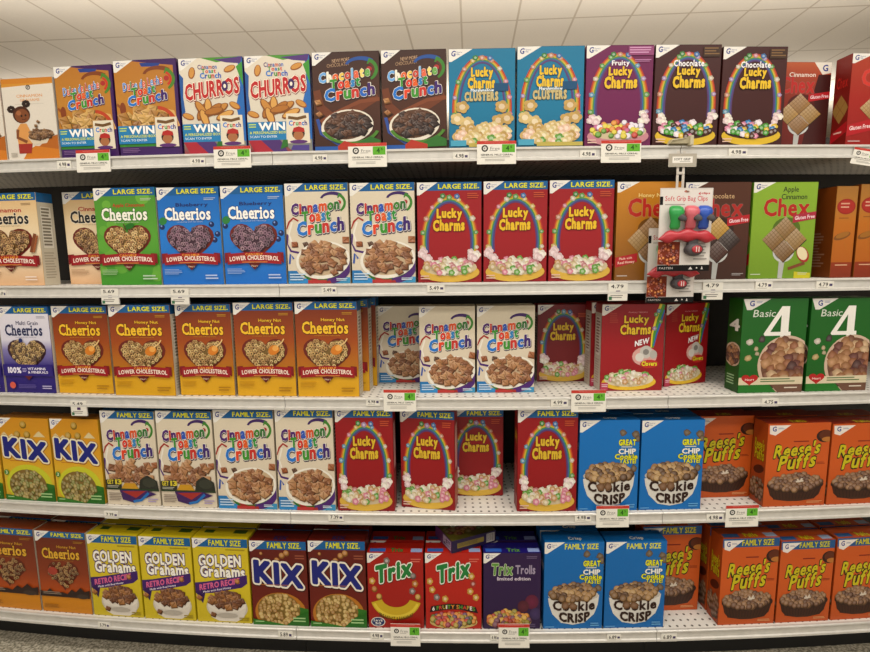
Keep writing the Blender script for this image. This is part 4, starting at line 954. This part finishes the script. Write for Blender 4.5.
box(2, 'ctc_regular', 419, 475.5, 306, 'small cream cinnamon toast box, left one of the front pair on the middle shelf', G, s=.05)
box(2, 'ctc_regular', 476.5, 535, 305.5, 'small cream cinnamon toast box, right one of the front pair on the middle shelf', G, s=.05)
box(2, 'lucky_regular', 537, 589, 304.5, 'dim red rainbow cereal box set back in the middle of the middle shelf', G, s=.2)
nw = box(2, 'lucky_new', 600.5, 664, 304, 'red cereal box marked new with a diagonal rainbow, facing straight out', G, s=.055)
behind(nw, .074, 'red cereal box showing only its pale edge behind the box marked new', G, -.012)
box(2, 'lucky_new', 661, 712, 303.5, 'red cereal box marked new, turned away at an angle beside the dark gap', G, s=.13, rot=radians(17))
box(2, 'basic', 740, 805.5, 298.5, 'green cereal box with large white 4, beside the dark gap', G)
box(2, 'basic', 808, 870, 298, 'green cereal box with large white 4, at the right edge', G)
# --- fourth shelf
G = 'cereal boxes on the fourth shelf'
box(3, 'kix', -52, .5, 419, 'yellow corn puff cereal box cut off by the left edge', G)
box(3, 'kix', 2, 52.5, 418, 'yellow corn puff cereal box, second from the cream toast boxes', G)
box(3, 'kix', 53.5, 102, 419, 'yellow corn puff cereal box touching the cream toast box', G)
box(3, 'ctc_sign', 103.5, 157.5, 411, 'cream family cinnamon toast box with dark 13 strip, left of the pair', G)
box(3, 'ctc_sign', 158.5, 214.5, 411, 'cream family cinnamon toast box with dark 13 strip, right of the pair', G)
box(3, 'ctc_family', 215.5, 275.5, 410, 'cream family cinnamon toast box with full bowl, left of the pair', G)
box(3, 'ctc_family', 276.5, 334.5, 409, 'cream family cinnamon toast box with full bowl, beside the red family box', G)
box(3, 'lucky_family', 336, 394, 409, 'red family rainbow cereal box next to the cream toast box', G)
box(3, 'lucky_family', 400, 455, 410.5, 'red family rainbow cereal box turned slightly left, second of the red ones', G, s=.02, rot=radians(-9))
box(3, 'lucky_family', 449, 503.5, 409.5, 'red family rainbow cereal box set back in the gap over bare deck', G, s=.12)
box(3, 'lucky_family', 517, 577.5, 409, 'red family rainbow cereal box beside the blue cookie boxes', G)
c1 = box(3, 'cookie_regular', 578.5, 639, 420, 'blue cookie cereal box next to the red family box on the fourth shelf', G)
c2 = box(3, 'cookie_regular', 640, 703, 420, 'blue cookie cereal box next to the set-back orange box on the fourth shelf', G)
box(3, 'reeses_regular', 692, 752, 416, 'orange puffs cereal box set back behind the blue cookie box on the fourth shelf', G, s=.08)
r1 = box(3, 'reeses_regular', 765, 828, 423, 'orange puffs cereal box showing its left side on the fourth shelf', G)
r2 = box(3, 'reeses_regular', 829, 892, 423, 'orange puffs cereal box at the right edge of the fourth shelf', G)
behind(c1, .08, 'blue cookie box behind the front one beside the red family box', G); behind(c2, .08, 'blue cookie box behind the front one beside the set-back orange box', G)
behind(r1, .08, 'orange puffs box behind the front one that shows its side, fourth shelf', G, .012); behind(r2, .08, 'orange puffs box behind the right edge one, fourth shelf', G, .014)
# --- bottom shelf
G = 'cereal boxes on the bottom shelf'
b = [box(4, 'cheerios_family', -21, 37.5, 527.5, 'brown family heart cereal box cut by the left edge, bottom shelf', G),
     box(4, 'cheerios_family', 38.5, 89, 531.5, 'brown family heart cereal box touching the yellow boxes, bottom shelf', G),
     box(4, 'golden', 90, 140.5, 535, 'yellow graham cereal box next to the brown family boxes', G),
     box(4, 'golden', 141.5, 193.5, 537, 'yellow graham cereal box in the middle of three', G),
     box(4, 'golden', 194.5, 250, 538.5, 'yellow graham cereal box next to the maroon boxes', G),
     box(4, 'honeykix', 251, 308, 541, 'maroon honey puff cereal box next to the yellow boxes', G),
     box(4, 'honeykix', 309, 366.5, 541, 'maroon honey puff cereal box next to the red fruit boxes', G),
     box(4, 'trix_banana', 367.5, 424, 553, 'red fruit cereal box with a yellow banana smile', G),
     box(4, 'trix_fruit', 425, 482, 553, 'red fruit cereal box with black fruity shapes banner', G),
     box(4, 'trix_troll', 483, 541, 553, 'dark purple fruit cereal box beside the blue cookie boxes', G),
     box(4, 'cookie_family', 543.5, 603.5, 542, 'blue family cookie cereal box next to the dark purple box', G),
     box(4, 'cookie_family', 604.5, 665.5, 541.5, 'blue family cookie cereal box next to the set-back orange box', G),
     box(4, 'reeses_family', 641, 700, 526, 'orange family puffs box set back behind the blue family box', G, s=.085),
     box(4, 'reeses_family', 720, 777, 538, 'orange family puffs box showing its left side, bottom shelf', G),
     box(4, 'reeses_family', 778, 832, 540.5, 'orange family puffs box, middle of the three front ones at lower right', G),
     box(4, 'reeses_family', 833.5, 888, 537, 'orange family puffs box cut by the right edge, bottom shelf', G)]
bl = {0: 'brown family heart box behind the one at the left edge', 1: 'brown family heart box behind the one beside the yellow boxes', 2: 'yellow graham box behind the one next to the brown boxes', 3: 'yellow graham box behind the middle front one', 4: 'yellow graham box behind the one next to the maroon boxes',
      5: 'maroon honey puff box behind the one next to the yellow boxes', 6: 'maroon honey puff box behind the one next to the red boxes', 7: 'red fruit box behind the banana smile box', 8: 'red fruit box behind the fruity shapes box', 9: 'purple fruit box in shade behind the front purple one',
      10: 'blue family cookie box behind the one next to the purple box', 13: 'orange family puffs box behind the one that shows its left side', 14: 'orange family puffs box behind the middle front one', 15: 'orange family puffs box behind the one at the right edge, bottom shelf'}
back = {}
for i, t in bl.items(): back[i] = behind(b[i], .08, t, G, -.003 if i == 11 else 0)
# carton lying on top of the fruit boxes, its bottom end towards the aisle
lay = new_box('lemon')
tag(lay, 'purple and yellow fruit cereal box lying flat across the tops of the red boxes', 'cereal box', G)
ztop = max((q.location.z + D['trix_troll']['H'] * q.scale.z) for q in (b[7], b[8], b[9], back[8], back[9]))
pt = arcpt(th_at(475, ztop), .045, ztop + .0225 + .0006)
lay.location = pt; lay.rotation_mode = 'QUATERNION'
lay.rotation_quaternion = (Matrix.Rotation(radians(25), 4, 'Z') @ Matrix.Rotation(radians(-90), 4, 'X')).to_quaternion()
# ------------------------------------------------------------------ shelf tags and signs
def sheet(name, w, h, fn, thick=.0006, seed=3, back=0.0):
    A = Art(w, h, seed); fn(A)
    Rx = Matrix.Rotation(pi / 2, 4, 'X')
    M = Matrix.Translation((-w / 2, -thick, -h / 2)) @ Rx
    me = A.mesh(name, M)
    bm = bmesh.new(); bm.from_mesh(me)
    cl = bm.loops.layers.float_color.get('Col')
    n0 = len(bm.faces)
    r = bmesh.ops.create_cube(bm, size=1)
    for v in r['verts']: v.co = Vector((v.co.x * w, v.co.y * (thick * .9 + back), v.co.z * h)) + Vector((0, back / 2 - thick * .45, 0))
    for f in {f for v in r['verts'] for f in v.link_faces}:
        for l in f.loops: l[cl] = hx('#d8d4cc')
    bm.to_mesh(me); bm.free()
    return me
def tag_art(price, ext=False):
    def fn(A):
        A.rect(0, 0, 1, 1, '#e0dcd2')
        if ext:
            A.text(price, .14, .72, .78, .92, '#3a3634', bold=.03); A.rect(.4, .4, .62, .58, '#5a3a6a'); A.lines(.12, .1, .8, .32, 2, '#8a8680'); A.rect(.04, .04, .2, .24, '#4a7a5a')
        else:
            A.text(price, .14, .34, .66, .8, '#3a3634', bold=.04); A.rect(.74, .36, .92, .66, '#5a5070'); A.lines(.12, .08, .7, .2, 1, '#a8a49c')
    return fn
def promo_art(A):
    A.rect(0, 0, 1, 1, '#e2ded4'); A.rect(0, .86, 1, 1, '#c0483c'); A.lines(.2, .905, .86, .955, 1, '#ecc8c0', .1)
    A.rect(.64, .5, .97, .85, '#6cae3c'); A.text('4', .74, .58, .82, .78, '#2c5a1c', bold=.04); A.text('5', .85, .69, .9, .78, '#2c5a1c')
    A.ell(.2, .68, .085, None, '#3a3834', 14); A.ell(.2, .68, .05, None, '#d8d4cc', 10); A.text('P', .18, .645, .22, .715, '#3a3834', bold=.05)
    A.text('Free', .34, .62, .58, .74, '#8a8680', bold=.0); A.lines(.32, .54, .56, .6, 1, '#b0aca4')
    A.text('GENERAL MILLS CEREAL', .1, .37, .92, .44, '#6a6660', bold=.03); A.lines(.1, .26, .92, .32, 1, '#a09c94'); A.lines(.2, .1, .8, .22, 2, '#b8b4ac')
def on_rail(o, x, y, row, off=.0085):
    """hang at pixel column x on the rail of the given shelf, centred at image height y"""
    th = th_at(x, DECK[row] - .02, -off); z = z_at(y, th, -off)
    o.location = arcpt(th, -off, z); o.rotation_euler = (0, 0, th); return o
pos = ['under the orange toast boxes', 'x']
def price(x, y, w, h, row, p, ext, label):
    me = sheet('price_tag', w * .0033, h * .0033, tag_art(p, ext), back=.0045)
    o = link('price_tag', me, M_PAPER); tag(o, label, 'price tag', 'small price tags on the shelf rails')
    on_rail(o, x, y, row, .006); return o
PR = [(64, 165, 15, 8, 0, '4.98', 0, 'under the left orange and purple toast box'), (197.5, 161.5, 15, 7, 0, '4.98', 0, 'under the left churro box'), (320, 158.5, 14, 7, 0, '4.98', 0, 'under the left chocolate toast box'), (461, 156.5, 15, 7.5, 0, '4.98', 0, 'under the left teal box'), (588, 154.5, 15, 7.5, 0, '4.98', 0, 'under the purple rainbow box'), (738, 152.5, 18, 7, 0, '4.98', 0, 'under the rightmost brown rainbow box'),
      (2, 294, 9, 8, 1, '5.69', 0, 'under the beige heart box at the left edge'), (109.5, 296.5, 19, 16, 1, '5.69', 1, 'under the green heart box'), (179.5, 296.5, 19, 16, 1, '5.69', 1, 'under the first blue heart box'), (329, 290.5, 15, 7.5, 1, '5.49', 0, 'under the left cream large toast box'), (436, 288.5, 17, 7.5, 1, '5.49', 0, 'under the leftmost red rainbow box of the second shelf'), (618, 292, 19, 17, 1, '4.79', 1, 'under the golden square-cereal box'), (713, 291, 20, 17, 1, '4.79', 1, 'under the brown chocolate square-cereal box'), (764, 285.5, 17, 8, 1, '4.79', 0, 'under the lime green box'), (825, 285, 18, 8, 1, '4.79', 0, 'under the orange narrow cartons'),
      (78, 408.5, 18, 16, 2, '5.49', 1, 'under the first orange heart box'), (373, 402, 14, 8, 2, '4.98', 0, 'left of the green-cornered sign, middle shelf'), (559.5, 403, 17, 8, 2, '4.99', 0, 'under the dim red rainbow box'), (770.5, 402.5, 17, 8, 2, '4.75', 0, 'under the large white 4 boxes'),
      (111, 515, 16, 8, 3, '7.39', 0, 'under the left 13 strip toast box'), (336, 517.5, 16, 8, 3, '7.39', 0, 'under the first red family box'), (583, 518, 17, 8, 3, '4.98', 0, 'under the left blue cookie box'), (715, 518, 18, 9, 3, '4.98', 0, 'under the set-back orange box'),
      (104, 625.5, 14, 8, 4, '5.79', 0, 'under the yellow graham boxes'), (285.5, 635, 16, 10, 4, '5.89', 0, 'under the left maroon box'), (377, 636, 14, 9, 4, '4.98', 0, 'under the banana smile box'), (495, 638, 10, 9, 4, '4.98', 0, 'half behind the sign below the purple box'), (614, 637.5, 15, 8, 4, '6.89', 0, 'under the blue family cookie boxes'), (669, 637.5, 17, 9, 4, '6.89', 0, 'beside the second rail joint of the bottom shelf')]
for x, y, w, h, row, p, ext, t in PR: price(x, y, w, h, row, p, ext, ('white hanging price tag ' if ext else 'small white price tag ') + t)
pm = None
SG = [(93.5, 161, 37, 22, 0, 2, 'under the orange and purple toast boxes'), (232.5, 157, 38, 21, 0, 1, 'under the churro boxes'), (367.5, 155, 38, 23, 0, 0, 'under the brown chocolate toast boxes'), (496.5, 152.5, 38, 22, 0, -1, 'under the teal boxes'), (621, 151.5, 39, 21, 0, -2, 'under the purple rainbow box'),
      (400, 400.5, 34, 23, 2, 0, 'under the dim set-back cream box'), (588.5, 401, 36, 23, 2, -2, 'under the dim red rainbow box'), (612.5, 516.5, 35, 24, 3, 0, 'under the left blue cookie box on the fourth shelf'), (742, 516, 36, 24, 3, -3, 'under the set-back orange box on the fourth shelf'),
      (405.5, 635, 33, 26, 4, 0, 'under the banana smile box'), (514, 636, 34, 28, 4, 0, 'under the dark purple fruit box')]
for x, y, w, h, row, tl, t in SG:
    o = link('sale_sign', sheet('sale_sign', w * .0032, h * .0032, promo_art, back=.0015), M_PAPER)
    tag(o, 'white red-topped sale sign ' + t, 'sign', 'sale signs clipped to the shelf rails')
    on_rail(o, x, y, row, .0076); o.rotation_euler = (radians(-2), 0, o.rotation_euler.z)
o = link('sale_sign', sheet('sale_sign', .075, .05, promo_art, seed=9), M_PAPER); tag(o, 'white sale sign sticking out at the right end of the top shelf rail', 'sign', 'sale signs clipped to the shelf rails')
on_rail(o, 866, 157, 0, .014); o.rotation_euler = (0, radians(12), o.rotation_euler.z - .25)

# ------------------------------------------------------------------ hanging bag clips
M_CREAM = material('cream_plastic', '#b8ae90', .45, noise=.05)
M_STRIP = material('clear_white_strip', '#c0b8ac', .4, noise=.04)
M_RED = material('red_plastic', '#b02a34', .35, 0, .5, noise=.06); M_GREEN = material('green_plastic', '#2c9a4a', .35, 0, .5, noise=.06); M_BLU = material('blue_plastic', '#2a52b0', .35, 0, .5, noise=.06); M_PINK = material('pale_red_plastic', '#c8606a', .35, 0, .5, noise=.1)
M_GRIP = material('grey_rubber_grip', '#4a4648', .6, noise=.08); M_WHITE = material('white_plastic', '#d8d0c8', .4, noise=.03)
th = th_at(682, DECK[0] - .02, -.02)
hang = empty('clip_strip', 'cream bracket and pale strip hanging from the top shelf rail holding bag clips', 'display strip')
hang.location = arcpt(th, 0, DECK[0]); hang.rotation_euler = (0, 0, th)
bm = bmesh.new()
bm_loft(bm, [[(-.036, .002, .0015), (.036, .002, .0015), (.036, .03, .0015), (-.036, .03, .0015)], [(-.036, -.014, .004), (.036, -.014, .004), (.03, .012, .016), (-.03, .012, .016)], [(-.03, -.02, .012), (.034, -.02, .022), (.03, -.004, .024), (-.028, -.004, .018)]])
bm_box(bm, .022, -.024, -.004, .034, -.002, .026, .002)
link('bracket', bm_mesh(bm, 'bracket'), M_CREAM, hang)
def holder(A):
    A.rect(0, 0, 1, 1, '#b4ada0'); A.rect(.14, .3, .86, .78, '#e4e0d8'); A.text('SOFT GRIP', .2, .5, .78, .66, '#5a5650', bold=.04); A.lines(.4, .36, .8, .44, 1, '#8a8680')
o = link('label_holder', sheet('label_holder', .088, .04, holder), M_PAPER, hang); o.location = (.004, -.018, -.048)
bm = bmesh.new()
zc = [z_at(188, th, -.068) - DECK[0] - .008, z_at(228, th, -.016) - DECK[0] - .008]
bm_box(bm, -.012, -.0155, zc[1] - .02, -.004, -.0145, -.02); bm_box(bm, .006, -.0155, zc[1] - .02, .014, -.0145, -.02); bm_box(bm, -.012, -.0167, -.09, .014, -.0153, -.082); bm_box(bm, -.012, -.0167, -.15, .014, -.0153, -.13); bm_box(bm, -.003, -.074, zc[0] - .002, .003, -.0148, zc[0] + .002, .001); bm_box(bm, -.012, -.0156, zc[0] - .006, .014, -.0144, zc[0] + .006)
bm_box(bm, -.03, -.02, zc[1] - .002, .003, -.0148, zc[1] + .002, .001)
link('strip', bm_mesh(bm, 'strip'), M_STRIP, hang)
def card_art(lower):
    def fn(A):
        A.rect(0, 0, 1, 1, '#d4cdc6'); A.rect(.02, .02, .98, .98, '#dcd6d0')
        A.text('Soft Grip Bag Clips', .1, .83, .9, .905, '#c8505a', bold=.02); A.lines(.1, .785, .5, .81, 1, '#a8a09a'); A.rect(.0, .8, .06, .9, '#1c1a1a'); A.ell(.5, .96, .05, .015, '#b87868', 10); A.poly([(.72, .93), (.76, .955), (.76, .915)], '#c03038'); A.text('Farberware'[:0] or 'clips', .78, .92, .94, .95, '#c03038', bold=.05)
        A.rect(.0, .0, 1, .075, '#1a1818'); A.text('FASTEN', .04, .025, .3, .05, '#b8b4b0'); A.poly([(.6, .02), (.64, .055), (.68, .02)], '#d8d4d0'); A.ell(.76, .038, .015, None, '#d8d4d0', 8); A.poly([(.84, .02), (.86, .06), (.88, .02)], '#d8d4d0')
        A.rect(.0, .08, .42, .36, '#8a4028'); A.pile('ball', .2, .2, .2, .13, 50, .03, ['#a85030', '#c87038', '#903820', '#d89048', '#7a2c1c']); A.lines(.68, .12, .94, .34, 6, '#a8a29c')
    return fn
CW, CH = .172, .262
def small_clip(mat, x, z, parent, k):
    bm = bmesh.new()
    rings = []
    for i, (zz, w, d) in enumerate([(-.038, .012, .01), (-.03, .018, .014), (-.012, .016, .02), (.004, .022, .028), (.018, .025, .03), (.03, .022, .022), (.036, .013, .012)]):
        rings.append([(x + w * cos(a), -.004 - d * .5 + d * .5 * sin(a) - .006, z + zz) for a in [j * pi / 6 for j in range(12)]])
    bm_loft(bm, rings); c = link('clip', bm_mesh(bm, 'clip', True), mat, parent); c['label'] = k
    bm = bmesh.new(); rings = []
    for i, (t, r) in enumerate([(0, .004), (.15, .008), (.4, .0105), (.7, .01), (.9, .007), (1, .003)]):
        px, pz, py = x - .004 + .03 * t, z + .006 - .014 * t, -.03 - .008 * t
        rings.append([(px + r * .3 * cos(a), py + r * .5 * sin(a), pz + r * cos(a)) for a in [j * pi / 5 for j in range(10)]])
    bm_loft(bm, rings); link('grip', bm_mesh(bm, 'grip', True), M_GRIP, c)
def big_clip(x, z, parent):
    bm = bmesh.new(); rings = []; n = 26
    for i in range(n + 1):
        t = -1 + 2 * i / n; e = max(.15, 1 - abs(t) ** 6); w = .0175 * e + .0045 * cos(t * 3 * pi) * e
        rings.append([(x + .094 * t, -.014 + .011 * e * sin(a) - .004, z + w * cos(a) - .012 * t * t) for a in [j * pi / 5 for j in range(10)]])
    bm_loft(bm, rings); c = link('clip', bm_mesh(bm, 'clip', True), M_RED, parent); c['label'] = 'long red clip with scalloped jaw'
    bm = bmesh.new()
    rings = [[(x + .022 + r * 1.15 * cos(a), y, z - .046 + r * .85 * sin(a)) for a in [j * pi / 8 for j in range(16)]] for r, y in ((.021, -.002), (.024, -.014), (.023, -.028), (.017, -.034))]
    bm_loft(bm, rings); bm_box(bm, x + .004, -.02, z - .035, x + .036, -.004, z - .002, .003); link('handle', bm_mesh(bm, 'handle', True), M_GRIP, c)
    bm = bmesh.new()
    rings = [[(x + .024 + r * 1.1 * cos(a), y, z - .045 + r * .8 * sin(a)) for a in [j * pi / 8 for j in range(16)]] for r, y in ((.015, -.033), (.0145, -.037), (.011, -.0385))]
    bm_loft(bm, rings); q = link('grip', bm_mesh(bm, 'grip', True), M_RED, c)
    bm = bmesh.new()
    for a, s1 in ((.5, 1), (2.6, -1)):
        bm_box(bm, x + .024 - .0012 + .004 * s1, -.0402, z - .053, x + .024 + .0012 + .004 * s1, -.0386, z - .037)
    link('grip_mark', bm_mesh(bm, 'grip_mark'), M_WHITE, c)
def pack(xc, yt, dep, lower, label, sc):
    root = empty('bag_clip_pack', label, 'bag clips', 'hanging packs of bag clips')
    th = th_at(xc, DECK[1] + .2, -dep); z = z_at(yt, th, -dep)
    root.location = arcpt(th, -dep, z); root.rotation_euler = (0, 0, th + .03); root.scale = (sc, sc, sc)
    o = link('card', sheet('card', CW, CH, card_art(lower), .0012), M_PAPER, root); o.location = (0, 0, -CH / 2)
    big_clip(.0, -.148, root)
    for m, x, k in ((M_GREEN, -.042, 'green clip'), (M_PINK, .008, 'pale red clip'), (M_BLU, .05, 'blue clip')): small_clip(m, x, -.092, root, k)
    return root
pack(685.5, 188, .068, False, 'front pack with green, red and blue bag clips on a white card', .955)
pack(673.5, 228, .016, True, 'rear pack of bag clips hanging lower, its lower end with red clip showing', .9)

# ------------------------------------------------------------------ light
scene.view_settings.view_transform = 'Standard'
scene.view_settings.look = 'None'
w = bpy.data.worlds.new('store_ambient'); scene.world = w; w.use_nodes = True
w.node_tree.nodes['Background'].inputs['Color'].default_value = (1.0, .95, .87, 1); w.node_tree.nodes['Background'].inputs['Strength'].default_value = AMB
def area(name, loc, rot, sx, sy, power, col=(1.0, .95, .87)):
    l = bpy.data.lights.new(name, 'AREA'); l.shape = 'RECTANGLE'; l.size = sx; l.size_y = sy; l.energy = power; l.color = col
    o = bpy.data.objects.new(name, l); COL.objects.link(o); o.location = loc; o.rotation_euler = rot; return o
area('aisle_strip_light', (0.3, .25, 3.9), (radians(8), 0, 0), 7, .5, KEY)
area('aisle_strip_light', (0.3, -1.3, 3.9), (radians(14), 0, 0), 7, .5, KEY * .9)
area('ceiling_fill_uplight', (0, 4.2, 3.0), (radians(180), 0, 0), 10, 1.0, UP)  # added upward lamps beyond the gondola, only there to brighten the ceiling
area('ceiling_fill_uplight', (0, 9, 3.2), (radians(180), 0, 0), 14, 1.5, UP)  # second added uplight, for the deeper ceiling
